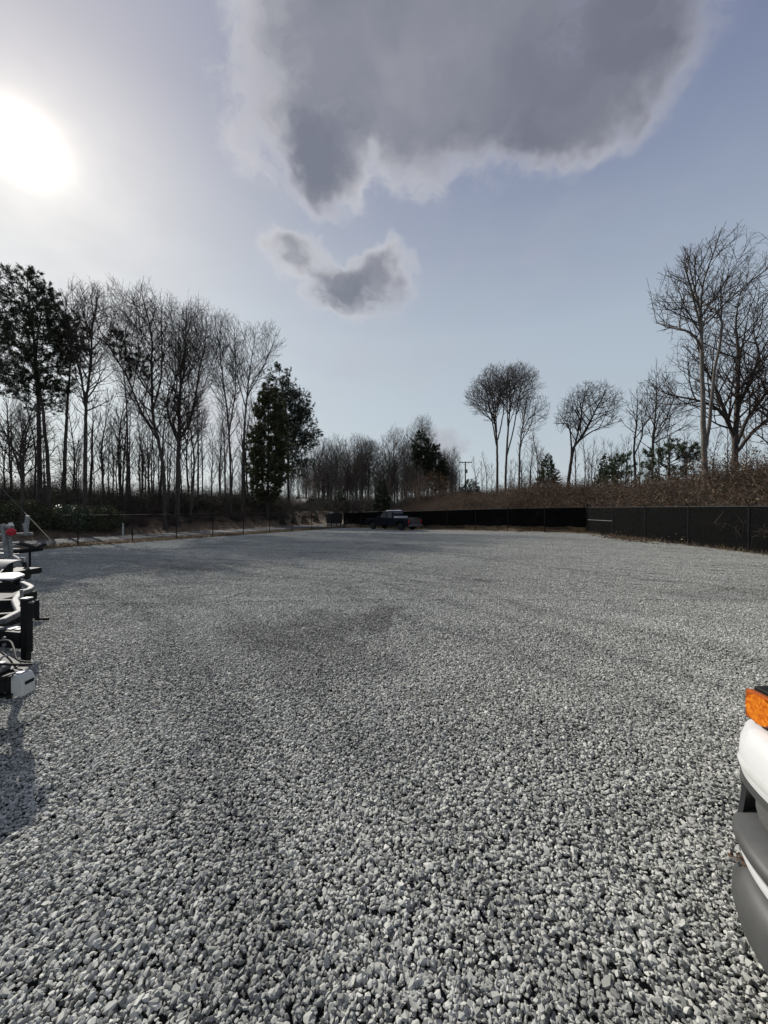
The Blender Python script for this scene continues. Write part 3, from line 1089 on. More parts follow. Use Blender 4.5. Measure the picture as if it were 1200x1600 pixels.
def shoots(P, Dp, Ln, r0, r1, segs, E, rng, up, wander, rag=0.16):
    """grow n branches at once; returns points (n,segs+1,3), alive lengths"""
    n = len(P)
    pts = np.zeros((n, segs + 1, 3)); pts[:, 0] = P
    d = Dp.copy()
    st = (Ln / segs)[:, None]
    lim = 1.0 + rng.normal(0, rag, n)
    live = np.ones(n, bool)
    nlive = np.zeros(n)
    for i in range(segs):
        d = nrm(d + rng.normal(0, wander, (n, 3)) + np.array([0, 0, up]))
        new = pts[:, i] + d * st
        if E is not None:
            live &= inside_env(new, E, lim[:, None] if False else lim)
        pts[:, i + 1] = np.where(live[:, None], new, pts[:, i])
        nlive += live
    f = np.linspace(0, 1, segs + 1)[None, :]
    rel = np.minimum(f * segs / np.maximum(nlive, 1)[:, None], 1.0)
    rad = r0[:, None] * (1 - rel) + r1 * rel
    keep = nlive >= 1
    return pts[keep], rad[keep], (Ln * nlive / segs)[keep], nlive[keep]

def spawn(pts, rad, ln, nl, spacing, f0, ang, angsd, rng, per_min=1):
    """start points, directions, parent length, fraction and parent radius for side branches"""
    segs = pts.shape[1] - 1
    cnt = np.maximum((ln * (1 - f0) / spacing + rng.random(len(ln))).astype(int), per_min)
    row = np.repeat(np.arange(len(ln)), cnt)
    first = np.concatenate([[0], np.cumsum(cnt)[:-1]])
    k_ = np.arange(len(row)) - first[row]
    f = f0 + (1 - f0) * (k_ + rng.uniform(0.2, 1.0, len(row))) / cnt[row]
    x = np.clip(f, 0, 0.999) * nl[row]
    i = x.astype(int); t_ = (x - i)[:, None]
    i2 = np.minimum(i + 1, segs)
    p = pts[row, i] * (1 - t_) + pts[row, i2] * t_
    d = nrm(pts[row, i2] - pts[row, i] + 1e-6)
    az = k_ * 2.4 + rng.uniform(0, 6.28, len(ln))[row] + rng.normal(0, 0.4, len(row))
    s, t2 = frames(d)
    side = s * np.cos(az)[:, None] + t2 * np.sin(az)[:, None]
    th = np.radians(ang + rng.normal(0, angsd, len(row)))[:, None]
    return p, nrm(d * np.cos(th) + side * np.sin(th)), ln[row], f, rad[row, i]

def grow_tree(mains, E, rng, L1, spacing=(0.42, 0.36, 0.26, 0.22), ang=(40, 38, 38, 40), up=(0.10, 0.08, 0.08, 0.06), levels=4, ratio=0.46, rs=(0.032, 0.018, 0.012, 0.009), limbs=0.0):
    """mains: list of (points, radii). returns per level (pts, rad)"""
    P, Dr, Rr, F_ = [], [], [], []
    for pts, rad in mains:
        ins = inside_env(pts, E, 1.0)
        seg = np.linalg.norm(np.diff(pts, axis=0), axis=1)
        tot_ = seg.sum()
        m = int(tot_ / spacing[0])
        cum = np.concatenate([[0], np.cumsum(seg)])
        az0 = rng.uniform(0, 6.28)
        for q in range(m):
            x = (q + rng.random()) / m * tot_
            i = min(np.searchsorted(cum, x) - 1, len(seg) - 1); i = max(i, 0)
            if not ins[min(i + 1, len(ins) - 1)]:
                continue
            t_ = (x - cum[i]) / max(seg[i], 1e-6)
            p = pts[i] * (1 - t_) + pts[i + 1] * t_
            d = nrm(pts[i + 1] - pts[i])
            s, t2 = frames(d[None])
            az = az0 + q * 2.4 + rng.normal(0, 0.3)
            side = s[0] * math.cos(az) + t2[0] * math.sin(az)
            th = math.radians(rng.normal(ang[0], 9))
            P.append(p); Dr.append(nrm(d * math.cos(th) + side * math.sin(th))); Rr.append(rad[i]); F_.append(x / tot_)
        d = nrm(pts[-1] - pts[-2])
        for q in range(4):                       # the leader breaks into a few
            P.append(pts[-1]); Dr.append(nrm(d + rng.normal(0, 0.28, 3))); Rr.append(rad[-1] * 1.6); F_.append(0.3)
    P, Dr, Rr, F_ = np.array(P), np.array(Dr), np.array(Rr), np.array(F_)
    out = []
    if limbs:                                    # long scaffold limbs that carry the rest of the crown
        sel = rng.random(len(P)) < limbs
        lp_, ld_ = P[sel], Dr[sel]
        c0 = shoots(lp_, ld_, rng.uniform(1.5, 2.6, len(lp_)) * L1, np.minimum(Rr[sel] * 0.62, 0.075), 0.014, 9, E, rng, up[0] * 1.1, 0.07, 0.12)
        out.append(c0)
        p, d, pl, f, pr = spawn(c0[0], c0[1], c0[2], c0[3], spacing[0] * 1.15, 0.15, ang[0], 9, rng)
        P = np.concatenate([P[~sel], p]); Dr = np.concatenate([Dr[~sel], d]); Rr = np.concatenate([Rr[~sel], pr])
    ln = rng.uniform(0.65, 1.15, len(P)) * L1
    r0 = np.minimum(Rr * 0.6, rs[0] * (0.5 + ln / max(L1, 0.1) * 0.6))
    cur = shoots(P, Dr, ln, r0, rs[1] * 0.55, 6, E, rng, up[0], 0.08)
    out.append(cur)
    for lv in range(1, levels):
        pts, rad, l_, nl = cur
        p, d, pl, f, pr = spawn(pts, rad, l_, nl, spacing[lv], 0.18 if lv < 3 else 0.1, ang[lv], 9, rng)
        ln = np.maximum(pl * ratio * (1.25 - 0.75 * f) * rng.uniform(0.7, 1.2, len(p)), 0.12)
        r0 = np.minimum(pr * 0.85, rs[lv])
        cur = shoots(p, d, ln, r0, r0.mean() * 0.45, (7, 4, 2, 1)[lv], E, rng, up[lv], (0.07, 0.08, 0.09, 0)[lv], 0.2)
        out.append(cur)
    return out

def mains_from_px(trunk, d, base, rng, r_base, r_end=0.022, depth_sd=0.4, E=None):
    lines = []
    for li, l_ in enumerate(trunk):
        q = px_local([(x, y, (0.0 if li == 0 else rng.normal(0, depth_sd) * i)) for i, (x, y) in enumerate(l_)], d, base)
        if li == 0:
            q = [(0, 0, -0.15)] + q
        lines.append(q)
    if E is not None:                    # run every leader on upwards until it nears the edge of the crown
        for q in lines:
            p, dd = np.array(q[-1]), nrm(np.array(q[-1]) - np.array(q[-2]))
            for _ in range(14):
                dd = nrm(dd + np.array([0, 0, 0.10]) + rng.normal(0, 0.07, 3))
                p = p + dd * 0.8
                if not inside_env(p, E, 0.80):
                    break
                q.append(tuple(p))
    return mains_from_lines(lines, rng, r_base, r_end)

def mains_from_lines(lines, rng, r_base, r_end=0.028, limb_k=0.66):
    mains = []
    for li, q in enumerate(lines):
        pts = catmull(q, 0.4)
        pts[1:-1] += rng.normal(0, 0.012, pts[1:-1].shape)
        f = np.linspace(0, 1, len(pts))
        if li == 0:
            rb = r_base
            rad = rb * (1 - f) ** 0.8 * 0.85 + r_end * f ** 0.5 + 0.15 * rb * (1 - f)
            h = pts[:, 2] - pts[0, 2]
            rad = rad * (1 + 0.45 * np.exp(-np.maximum(h, 0) / 0.45))
        else:
            j0 = min(((np.linalg.norm(m[0] - pts[0], axis=1).min(), mi) for mi, m in enumerate(mains)))[1]
            jj = np.argmin(np.linalg.norm(mains[j0][0] - pts[0], axis=1))
            pts = np.concatenate([mains[j0][0][jj][None], pts[1:]])
            rb = mains[j0][1][jj] * limb_k
            rad = rb * (1 - f) ** 0.8 + r_end * f ** 0.5
        mains.append((pts, rad))
    return mains

def mains_mesh(mains, k_=9):
    return join([tube_strip(p[None], r[None], k_) for p, r in mains])

def bare_tree(name, label, px, d, trunk, crowns, r_base=0.22, dens=1.0, seed=1, bark='bark_grey', twig='twig_grey', group=None, L1=None, fine=1.0, ang=(46, 43, 42, 42), up=(0.065, 0.06, 0.05, 0.04), limbs=0.65, levels=4, **kw):
    rng = np.random.default_rng(seed)
    base = place(px, d)
    root = empty(name, base, 0, label, 'tree', group)
    E = crown_env(crowns, d, base)
    mains = mains_from_px(trunk, d, base, rng, r_base * 0.8, E=E)
    if L1 is None:
        L1 = 0.6 * float(np.mean((E[:, 3] + E[:, 5]) / 2)) + 1.0
    lv = grow_tree(mains, E, rng, L1, spacing=(0.42 / dens, 0.36 / fine, 0.31 / fine, 0.40 / fine), ang=ang, up=up, levels=levels, limbs=limbs)
    hang(root, 'trunk', mains_mesh(mains), bark, True)
    k_lv = (6, 5, 4, 3, 3) if limbs else (5, 4, 3, 3)
    hang(root, 'crown', join([tube_strip(c[0], c[1], k_lv[i]) for i, c in enumerate(lv)]), twig)
    return root

def pine_tree(name, label, px, d, trunk, crowns, r_base=0.2, dens=1.0, seed=1, needle='needle_dark', bark='bark_dark', n_each=7, ln=0.27, wd=0.056,
              group=None, dead=0, spread=0.8, ang=72, fine=1.0, droop=0.02):
    rng = np.random.default_rng(seed)
    base = place(px, d)
    root = empty(name, base, 0, label, 'tree', group)
    mains = mains_from_px(trunk, d, base, rng, r_base * 0.85)
    E = crown_env(crowns, d, base, 0.95)
    L1 = 1.0 * float(np.max(E[:, 3])) + 0.5
    lv = grow_tree(mains, E, rng, L1, spacing=(0.26 / dens, 0.33 / fine, 0.27 / fine), ang=(ang, 48, 45), up=(0.05 - droop, 0.06 - droop, 0.08), levels=3, ratio=0.42, rs=(0.035, 0.014, 0.009))
    hang(root, 'trunk', mains_mesh(mains), bark, True)
    parts_ = [tube_strip(c[0], c[1], (5, 4, 3)[i]) for i, c in enumerate(lv)]
    if dead:                                            # bare dead limbs on the lower trunk
        t0, r0_ = mains[0]
        zmin = (E[:, 2] - E[:, 5]).min()
        idx = np.where((t0[:, 2] > 0.25 * zmin) & (t0[:, 2] < zmin + 1.5))[0]
        if len(idx):
            pick = rng.choice(idx, dead * 2)
            az = rng.uniform(0, 6.28, dead * 2)
            dd = np.stack([np.cos(az), np.sin(az), rng.normal(0.1, 0.15, dead * 2)], -1)
            c = shoots(t0[pick], nrm(dd), rng.uniform(0.8, 3.0, dead * 2), np.full(dead * 2, 0.025), 0.006, 7, None, rng, -0.01, 0.10)
            p, d2, pl, f, pr = spawn(*c, 0.5, 0.25, 45, 12, rng)
            c2 = shoots(p, d2, pl * 0.35, pr * 0.6, 0.004, 3, None, rng, 0.0, 0.12)
            parts_ += [tube_strip(c[0], c[1], 4), tube_strip(c2[0], c2[1], 3)]
    cr = hang(root, 'crown', join(parts_), 'twig_brown')
    tips_, dirs_ = [], []
    for c in lv[1:]:
        pts, nl = c[0], c[3].astype(int)
        r_ = np.arange(len(pts))
        for k_ in range(1, pts.shape[1]):
            ok = nl >= k_
            tips_.append(pts[ok, k_]); dirs_.append(nrm(pts[ok, k_] - pts[ok, k_ - 1]))
    tips_, dirs_ = np.concatenate(tips_), np.concatenate(dirs_)
    hang(cr, 'needles', blades(tips_, dirs_ + np.array([0, 0, 0.2]), ln, wd, rng, n_each, spread), needle)
    return root

# ---- left stand beyond the road
DL = d_left
pine_tree('pine_tree', 'tallest dark pine at the far left edge, broad dense top over bare trunk', 62, DL(62, 15), [[(62, 700), (60, 600), (52, 500), (45, 440)]],
          [(-60, 418, 98, 520), (-50, 480, 120, 590), (-30, 560, 110, 650)], 0.24, 1.25, 21, dead=10, n_each=9)
pine_tree('pine_tree', 'slim pine with slightly curved trunk just beside the tallest left pine', 78, DL(78, 13.5), [[(76, 740), (68, 640), (58, 560), (70, 470)]],
          [(30, 450, 118, 540), (20, 540, 105, 620)], 0.19, 1.0, 22, dead=8)
pine_tree('pine_tree', 'pine with a small tufted crown leaning inward, third trunk from the left edge', 100, DL(100, 15), [[(101, 740), (106, 640), (112, 560), (112, 515)]],
          [(82, 492, 150, 560), (96, 530, 130, 585)], 0.21, 1.4, 23, dead=9, n_each=9)
pine_tree('pine_tree', 'thin leaning pine whose two dark tufts hang among the bare left trees', 200, DL(200, 18), [[(200, 700), (198, 620), (190, 560), (183, 530)], [(196, 600), (212, 580), (226, 566)]],
          [(168, 512, 206, 560), (196, 545, 240, 600), (150, 555, 178, 585)], 0.13, 1.5, 24, dead=6, n_each=9)
bare_tree('bare_tree', 'bare tree with low spreading limbs at the left edge below the pines', 35, DL(35, 12.5), [[(35, 760), (33, 720)], [(34, 740), (18, 700)], [(34, 735), (48, 690)]],
          [(-50, 640, 40, 780), (10, 630, 90, 760)], 0.17, 1.0, 31, bark='bark_dark', twig='twig_brown')
bare_tree('bare_tree', 'bare tree with straight dark trunk forking halfway, right of the left pines', 133, DL(133, 13), [[(134, 700), (136, 625)], [(136, 640), (122, 580), (112, 530)], [(136, 625), (146, 560), (152, 500)]],
          [(92, 440, 190, 600), (110, 560, 175, 660)], 0.22, 1.0, 32, bark='bark_dark', twig='twig_brown', ang=(45, 42, 42, 42), up=(0.075, 0.07, 0.06, 0.05))
bare_tree('bare_tree', 'tall bare tree whose trunk leans left with long sweeping limbs', 258, DL(258, 12.5), [[(256, 740), (248, 690), (240, 650), (238, 560)], [(248, 690), (222, 640), (196, 590), (176, 550)], [(240, 640), (250, 580), (254, 500)]],
          [(128, 438, 232, 600), (190, 440, 268, 620), (180, 560, 262, 690)], 0.25, 1.0, 33, bark='bark_dark', twig='twig_brown', ang=(45, 42, 42, 42), up=(0.075, 0.07, 0.06, 0.05))
bare_tree('bare_tree', 'stout bare tree with ivy-dark trunk splitting into a wide V', 277, DL(277, 13.2), [[(278, 750), (280, 690)], [(280, 695), (266, 640), (256, 570)], [(280, 690), (298, 650), (312, 590)], [(280, 690), (282, 600)]],
          [(238, 455, 300, 620), (262, 470, 338, 640), (235, 600, 330, 720)], 0.34, 1.0, 34, bark='bark_dark', twig='twig_brown', ang=(45, 42, 42, 42), up=(0.075, 0.07, 0.06, 0.05))
bare_tree('bare_tree', 'slender bare tree with pale straight trunk behind the wide V tree', 309, DL(309, 18), [[(310, 720), (309, 640)], [(309, 640), (296, 580)], [(309, 640), (322, 590), (334, 540)]],
          [(276, 462, 352, 620), (300, 600, 345, 690)], 0.18, 1.0, 35, bark='bark_grey', twig='twig_brown', ang=(45, 42, 42, 42), up=(0.075, 0.07, 0.06, 0.05))
bare_tree('bare_tree', 'narrow bare tree standing just left of the dark evergreen', 361, DL(361, 15), [[(360, 720), (356, 650), (350, 600)], [(358, 680), (368, 620)]],
          [(320, 482, 388, 640), (335, 600, 380, 690)], 0.19, 1.0, 36, bark='bark_dark', twig='twig_brown', ang=(45, 42, 42, 42), up=(0.075, 0.07, 0.06, 0.05))
bare_tree('bare_tree', 'bare tree rising out of the dark evergreen with one limb arching right', 379, DL(379, 14.5), [[(380, 720), (383, 660), (388, 605)], [(387, 620), (410, 580), (428, 550)], [(385, 640), (370, 590)]],
          [(352, 500, 410, 620), (395, 498, 449, 580), (380, 560, 430, 640)], 0.23, 1.0, 37, bark='bark_dark', twig='twig_brown', ang=(45, 42, 42, 42), up=(0.075, 0.07, 0.06, 0.05))
pine_tree('evergreen_tree', 'dense dark olive evergreen reaching the ground, right end of the left stand', 418, DL(418, 14), [[(419, 720), (420, 640), (420, 604)]],
          [(395, 598, 448, 690), (380, 650, 456, 790), (392, 620, 452, 740)], 0.26, 1.6, 41, 'needle_olive', ln=0.36, wd=0.10, droop=0.06, n_each=9)
pine_tree('pine_tree', 'broad pine with ragged right edge, outermost of the left stand', 452, DL(452, 18), [[(450, 740), (450, 680), (444, 620), (436, 580)], [(450, 700), (470, 670)], [(447, 660), (472, 630)]],
          [(410, 564, 466, 660), (424, 600, 494, 710), (432, 640, 506, 740), (426, 690, 500, 760)], 0.27, 1.25, 42, 'needle_dark', spread=0.85, n_each=8)

# ---- far side, seen over the truck
def far_bare(px, d, top, x0, x1, label, seed, bark='bark_grey', twig='twig_grey', low=None, **kw):
    mid = top + (790 - top) * 0.55
    return bare_tree('bare_tree', label, px, d, [[(px, 770), (px + 1, mid)], [(px, mid + 20), ((px + x0) / 2, mid - 18)], [(px + 1, mid + 8), ((px + x1) / 2, mid - 22)]],
                     [(x0, top, x1, mid + 6), (x0 + 6, mid - 20, x1 - 6, mid + 26)], seed=seed, bark=bark, twig=twig, **kw)

far_bare(498, 82, 680, 482, 522, 'pale bare tree just right of the broad pine', 51, r_base=0.2, fine=0.95, levels=3)
far_bare(517, 78, 672, 503, 545, 'thin bare tree with open crown between the broad pine and the far round crown', 52, r_base=0.18, fine=0.95, levels=3)
far_bare(558, 88, 676, 533, 592, 'round-crowned bare tree left of the dark conical cedar', 53, 'bark_dark', 'twig_brown', r_base=0.24, fine=0.95, levels=3)
far_bare(575, 92, 684, 556, 604, 'bare tree with crowded straight limbs directly above the dark conical cedar', 54, 'bark_dark', 'twig_brown', r_base=0.2, fine=0.95, levels=3)
far_bare(616, 86, 664, 588, 642, 'bare tree above the pickup cab with an upright brushy crown', 55, 'bark_dark', 'twig_brown', r_base=0.24, fine=0.95, levels=3)
far_bare(636, 94, 690, 618, 660, 'small bare tree between the upright brushy crown and the far pine', 56, 'bark_dark', 'twig_brown', r_base=0.18, fine=0.95, levels=3)
far_bare(655, 96, 647, 632, 685, 'tallest far bare tree, pale crown showing above the far pine', 57, r_base=0.24, fine=0.95, levels=3)
pine_tree('pine_tree', 'far dark pine with stepped right edge, left of the utility pole', 655, 74, [[(655, 760), (656, 710), (660, 676)], [(655, 730), (675, 706)], [(655, 745), (685, 730)], [(656, 768), (676, 760), (688, 752)], [(655, 740), (664, 735), (680, 728)]],
          [(640, 672, 672, 735), (655, 690, 694, 750), (665, 715, 703, 775)], 0.26, 1.0, 58, ln=0.42, wd=0.09)

# ---- right side beyond the back fence
bare_tree('bare_tree', 'bare tree with many stems fanning left in a round crown, right of the utility pole', 776, 50, [[(777, 740), (776, 690), (772, 655)], [(775, 670), (760, 630), (748, 605)], [(777, 690), (784, 640), (782, 600)], [(776, 700), (766, 650), (758, 610)], [(774, 665), (752, 640), (738, 632)], [(776, 680), (774, 630), (770, 590)]],
          [(724, 585, 792, 665), (740, 568, 815, 650)], 0.22, 1.2, 61, ang=(50, 46, 44, 44), L1=2.4)
bare_tree('bare_tree', 'bare tree with twin straight stems forming the top of the round crown', 790, 51.5, [[(790, 740), (793, 680), (796, 640)], [(790, 720), (800, 670), (808, 625)], [(793, 670), (790, 610)], [(794, 665), (812, 620), (826, 596)], [(793, 660), (803, 610), (806, 585)]],
          [(765, 567, 845, 650), (785, 575, 852, 640)], 0.22, 1.2, 62, ang=(48, 46, 44, 44), L1=2.4)
bare_tree('bare_tree', 'lower bare tree spreading right from under the round crown', 812, 49, [[(811, 740), (813, 690), (818, 655)], [(814, 680), (832, 650), (846, 640)]],
          [(800, 612, 862, 672), (806, 650, 848, 712)], 0.18, 1.0, 63)
bare_tree('bare_tree', 'leaning bare oak with wide flat crown, alone between round crown and tall right trees', 882, 46, [[(886, 770), (890, 735), (896, 700), (903, 690)], [(890, 735), (892, 700), (880, 668), (874, 660)], [(900, 692), (930, 672), (958, 662)], [(898, 697), (905, 660), (908, 632)]],
          [(866, 604, 930, 690), (876, 595, 968, 672), (900, 598, 978, 674)], 0.28, 1.3, 64, 'bark_dark', 'twig_brown', ang=(52, 48, 45, 45), up=(0.03, 0.03, 0.03, 0.03), L1=2.4)
bare_tree('bare_tree', 'slim bare tree with forked trunk standing left of the twin-trunk tree', 992, 40, [[(992, 740), (990, 700), (994, 665)], [(991, 710), (1004, 680), (1012, 655)]],
          [(970, 600, 1024, 690), (984, 606, 1036, 700)], 0.17, 1.0, 65, 'bark_dark', 'twig_brown')
bare_tree('bare_tree', 'bare tree half hidden behind the twin-trunk tree, with fine leaning crown', 1020, 38, [[(1019, 740), (1020, 690), (1024, 640)], [(1020, 690), (1036, 660)]],
          [(988, 580, 1060, 700), (1006, 610, 1085, 725)], 0.16, 1.0, 66, 'bark_dark', 'twig_brown')
bare_tree('bare_tree', 'tallest right-hand tree, twin pale trunks rising from one base behind the fence', 1102, 26, [[(1101, 740), (1099, 690), (1096, 600), (1094, 515)], [(1101, 705), (1108, 660), (1112, 590), (1115, 505), (1124, 440)], [(1094, 520), (1084, 460), (1078, 410)], [(1094, 530), (1102, 450), (1104, 400)], [(1115, 510), (1140, 470), (1180, 430)], [(1095, 545), (1068, 525), (1046, 490)]],
          [(1022, 384, 1130, 540), (1066, 361, 1190, 520), (1110, 372, 1226, 520), (1012, 420, 1090, 480)],
          0.25, 1.2, 67, 'bark_pale', 'twig_grey', fine=1.1, L1=2.0, limbs=0.5)
bare_tree('bare_tree', 'massive many-stemmed bare tree at the right edge behind the twin-trunk tree', 1148, 29, [[(1147, 740), (1148, 690), (1150, 640), (1152, 560)], [(1148, 690), (1130, 620), (1112, 575), (1090, 545)], [(1148, 700), (1175, 650), (1200, 610)], [(1150, 640), (1170, 570), (1190, 520)], [(1148, 680), (1100, 640), (1062, 610)], [(1148, 710), (1185, 670), (1230, 640)]],
          [(1018, 530, 1150, 705), (1060, 470, 1210, 660), (1100, 436, 1240, 640), (1140, 470, 1300, 710)],
          0.30, 1.1, 68, 'bark_dark', 'twig_brown', fine=1.0, L1=2.0, limbs=0.55)
bare_tree('bare_tree', 'bare tree with low arching limbs cut by the right edge of the view', 1232, 27, [[(1230, 740), (1226, 680), (1220, 620)], [(1228, 700), (1200, 650), (1180, 600)]],
          [(1160, 520, 1260, 660), (1170, 600, 1290, 720)], 0.24, 1.0, 69, 'bark_dark', 'twig_brown')

# ---- conifers built as tapering columns of sprays
def cone_tree(name, label, px, d, top, width, base_y=None, mat_='needle_dark', seed=1, n=1500, droop=0.1, ln=0.28, wd=0.12, group=None, cat='tree', low=0.03, shape=0.8, base_z=None):
    rng = np.random.default_rng(seed)
    base = place(px, d, base_z)
    k_ = d / FPX
    H = CAM_Z + (HOR - top) * k_ - base[2]
    rw = width / 2 * k_
    root = empty(name, base, 0, label, cat, group)
    hang(root, 'trunk', prisms(np.array([[0, 0, -0.1]]), np.array([[0, 0, H * 0.96]]), max(0.03, H * 0.017), 0.01, 7), 'bark_dark', True)
    z = H * (low + (1 - low) * (1 - np.sqrt(rng.random(n))))
    a = rng.uniform(0, 6.283, n)
    lump = 1 + 0.22 * np.sin(a * 3 + z * 2.1) + 0.16 * np.sin(a * 5 - z * 3.3 + 1) + 0.12 * np.sin(z * 7)
    rr = rw * np.clip(1 - (z / H), 0.0, 1) ** shape * lump * rng.uniform(0.25, 1, n) ** 0.4 + 0.02
    c = np.stack([rr * np.cos(a), rr * np.sin(a), z], -1)
    out = np.stack([np.cos(a), np.sin(a), np.full(n, 0.35 - droop)], -1)
    hang(root, 'crown', blades(c, out, ln * min(1.2, 0.5 + H * 0.08), wd * min(1.2, 0.5 + H * 0.08), rng, 5, 0.45), mat_)
    return root

cone_tree('cedar_tree', 'black-green conical cedar standing directly behind the pickup truck', 597, 58, 743, 34, seed=71, n=1700)
cone_tree('cedar_tree', 'green conical cedar right of the round-crowned bare trees', 856, 53, 708, 50, mat_='needle_green', seed=72, n=1700)
cone_tree('cedar_tree', 'low broad dark cedar in front of the utility pole', 735, 66, 748, 52, seed=73, n=1500, shape=0.6)
cone_tree('cedar_tree', 'bushy green cedar right of the leaning oak', 948, 50, 708, 44, mat_='needle_green', seed=74, n=1300, shape=0.6)
cone_tree('cedar_tree', 'small olive cedar on the far bank left of the conical cedar', 533, 76, 762, 26, mat_='needle_green', seed=75, n=800, shape=0.6)
cone_tree('cedar_tree', 'small dark cedar by the foot of the pale bare tree', 506, 80, 769, 18, seed=76, n=600, shape=0.6)
cone_tree('cedar_tree', 'tiny dark cedar behind the thin bare tree', 487, 80, 772, 16, seed=77, n=500, shape=0.6)
pine_tree('pine_tree', 'low wide pine behind the brambles left of the twin-trunk tree', 1045, 34, [[(1045, 740), (1046, 700)], [(1045, 730), (1020, 715)], [(1045, 725), (1072, 705)]],
          [(1000, 694, 1060, 760), (1030, 682, 1092, 760)], 0.15, 1.0, 78, 'needle_green', ln=0.28, wd=0.06)
pine_tree('pine_tree', 'dark evergreen thicket tree between the leaning oak and slim forked tree', 965, 45, [[(965, 750), (966, 730)], [(965, 745), (950, 735)]],
          [(932, 722, 985, 775), (955, 705, 1000, 770)], 0.13, 1.0, 79, 'needle_green', ln=0.3, wd=0.07)

# small arborvitae set in a row on the far bank
for i, (px, top) in enumerate(((441, 806), (459, 803), (475, 802), (494, 801))):
    cone_tree('arborvitae', ('small dark arborvitae on the straw bank, nearest to the low house', 'arborvitae on the straw bank, second in the row from the low house',
                             'arborvitae on the straw bank, third in the row from the low house', 'arborvitae on the straw bank, last of the row before the dark container')[i],
              px, DL(px, 12.2), top, 9, seed=80 + i, n=260, group='arborvitae on the straw bank', cat='shrub', ln=0.2, wd=0.1)
for i, (px, top) in enumerate(((549, 787), (568, 785))):
    cone_tree('arborvitae', ('dark arborvitae tip showing over the screened fence left of the truck', 'taller dark arborvitae tip showing over the screened fence beside the truck hood')[i],
              px, 60, top, 11, seed=86 + i, n=300, group='arborvitae behind the screened fence', cat='shrub', ln=0.2, wd=0.1)

# ---- saplings and thin understorey trees: a few kinds, copied
def sapling_meshes(H, rc, seed, dens=2.0, twig='twig_brown', narrow=1.0, fork=0.5):
    rng = np.random.default_rng(seed)
    ln = [[(0, 0, -0.1), (rng.normal(0, .12), rng.normal(0, .12), H * fork), (rng.normal(0, .25), rng.normal(0, .25), H * 0.86)]]
    E = np.array([[0, 0, H * 0.68, rc, rc, H * 0.36]])
    mains = mains_from_lines(ln, rng, 0.03 + H * 0.006, 0.015)
    lv = grow_tree(mains, E, rng, rc * 1.3, spacing=(0.30, 0.30, 0.26), ang=(38, 38, 38), up=(0.14, 0.1, 0.08), levels=3)
    big = mains_mesh(mains, 6)
    tg = join([tube_strip(c[0], c[1], 3) for c in lv])
    return mesh_np('trunk', big[0], big[1], 'bark_dark' if twig == 'twig_brown' else 'bark_grey', True), mesh_np('crown', *tg, twig)

SAP = [sapling_meshes(9, 1.3, 101), sapling_meshes(11, 1.6, 102), sapling_meshes(7, 1.0, 103), sapling_meshes(13, 1.9, 104, 2.6),
       sapling_meshes(9, 1.1, 105, 1.6, 'twig_grey'), sapling_meshes(15, 2.6, 106, 3.4, 'twig_grey'), sapling_meshes(16, 3.0, 107, 3.6)]

def sapling(px, d, top, kind, label, group, rng=random):
    base = place(px, d)
    H0 = (9, 11, 7, 13, 9, 15, 16)[kind]
    H = CAM_Z + (HOR - top) * d / FPX - base[2]
    o = empty('thin_tree', base, rng.uniform(0, 6.28), label, 'tree', group)
    s = H / (H0 * 1.02)
    o.scale = (s * rng.uniform(0.85, 1.1), s * rng.uniform(0.85, 1.1), s)
    link('trunk', SAP[kind][0], o); link('crown', SAP[kind][1], o)
    return o

rr_ = random.Random(3)
for i in range(58):           # among the left stand
    px = rr_.uniform(4, 400) if i > 7 else (165, 176, 190, 204, 222, 232, 345, 330)[i]
    sapling(px, DL(px, rr_.uniform(14, 27)), rr_.uniform(600, 700) if i > 7 else (600, 640, 590, 610, 640, 650, 640, 660)[i], rr_.choice((0, 1, 2, 3)), 'thin dark understorey tree among the left stand', 'thin trees in the left stand')
for i in range(34):           # far woods you can still tell apart
    px = 478 + i * 6.6 + rr_.uniform(-3, 3)
    sapling(px, rr_.uniform(92, 112), rr_.uniform(690, 735), rr_.choice((3, 5, 6, 6)), 'thin grey woodland tree behind the truck and far pine', 'woodland trees behind the truck')
for px, top, d, k_, nm in ((742, 708, 58, 4, 'first'), (752, 716, 57, 4, 'second'), (760, 700, 60, 4, 'third'), (768, 722, 55, 2, 'fourth and shortest')):
    sapling(px, d, top, k_, 'thin pale sapling, %s to the right of the utility pole' % nm, 'saplings beside the utility pole')
for i in range(11):
    px = 800 + i * 6 + rr_.uniform(-2, 2)
    sapling(px, rr_.uniform(50, 58), rr_.uniform(655, 720), rr_.choice((0, 2, 4)), 'thin sapling in the thicket under the round crown', 'saplings under the round crown')
for i in range(16):
    px = 904 + i * 6.4 + rr_.uniform(-3, 3)
    sapling(px, rr_.uniform(48, 62), rr_.uniform(660, 722), rr_.choice((0, 4, 4, 2)), 'thin sapling between the leaning oak and the twin-trunk tree', 'saplings right of the leaning oak')
for i in range(12):
    px = 1030 + i * 17 + rr_.uniform(-6, 6)
    sapling(px, rr_.uniform(30, 42), rr_.uniform(640, 715), rr_.choice((0, 1, 2)), 'thin dark sapling in the brambles behind the right fence', 'saplings behind the right fence')

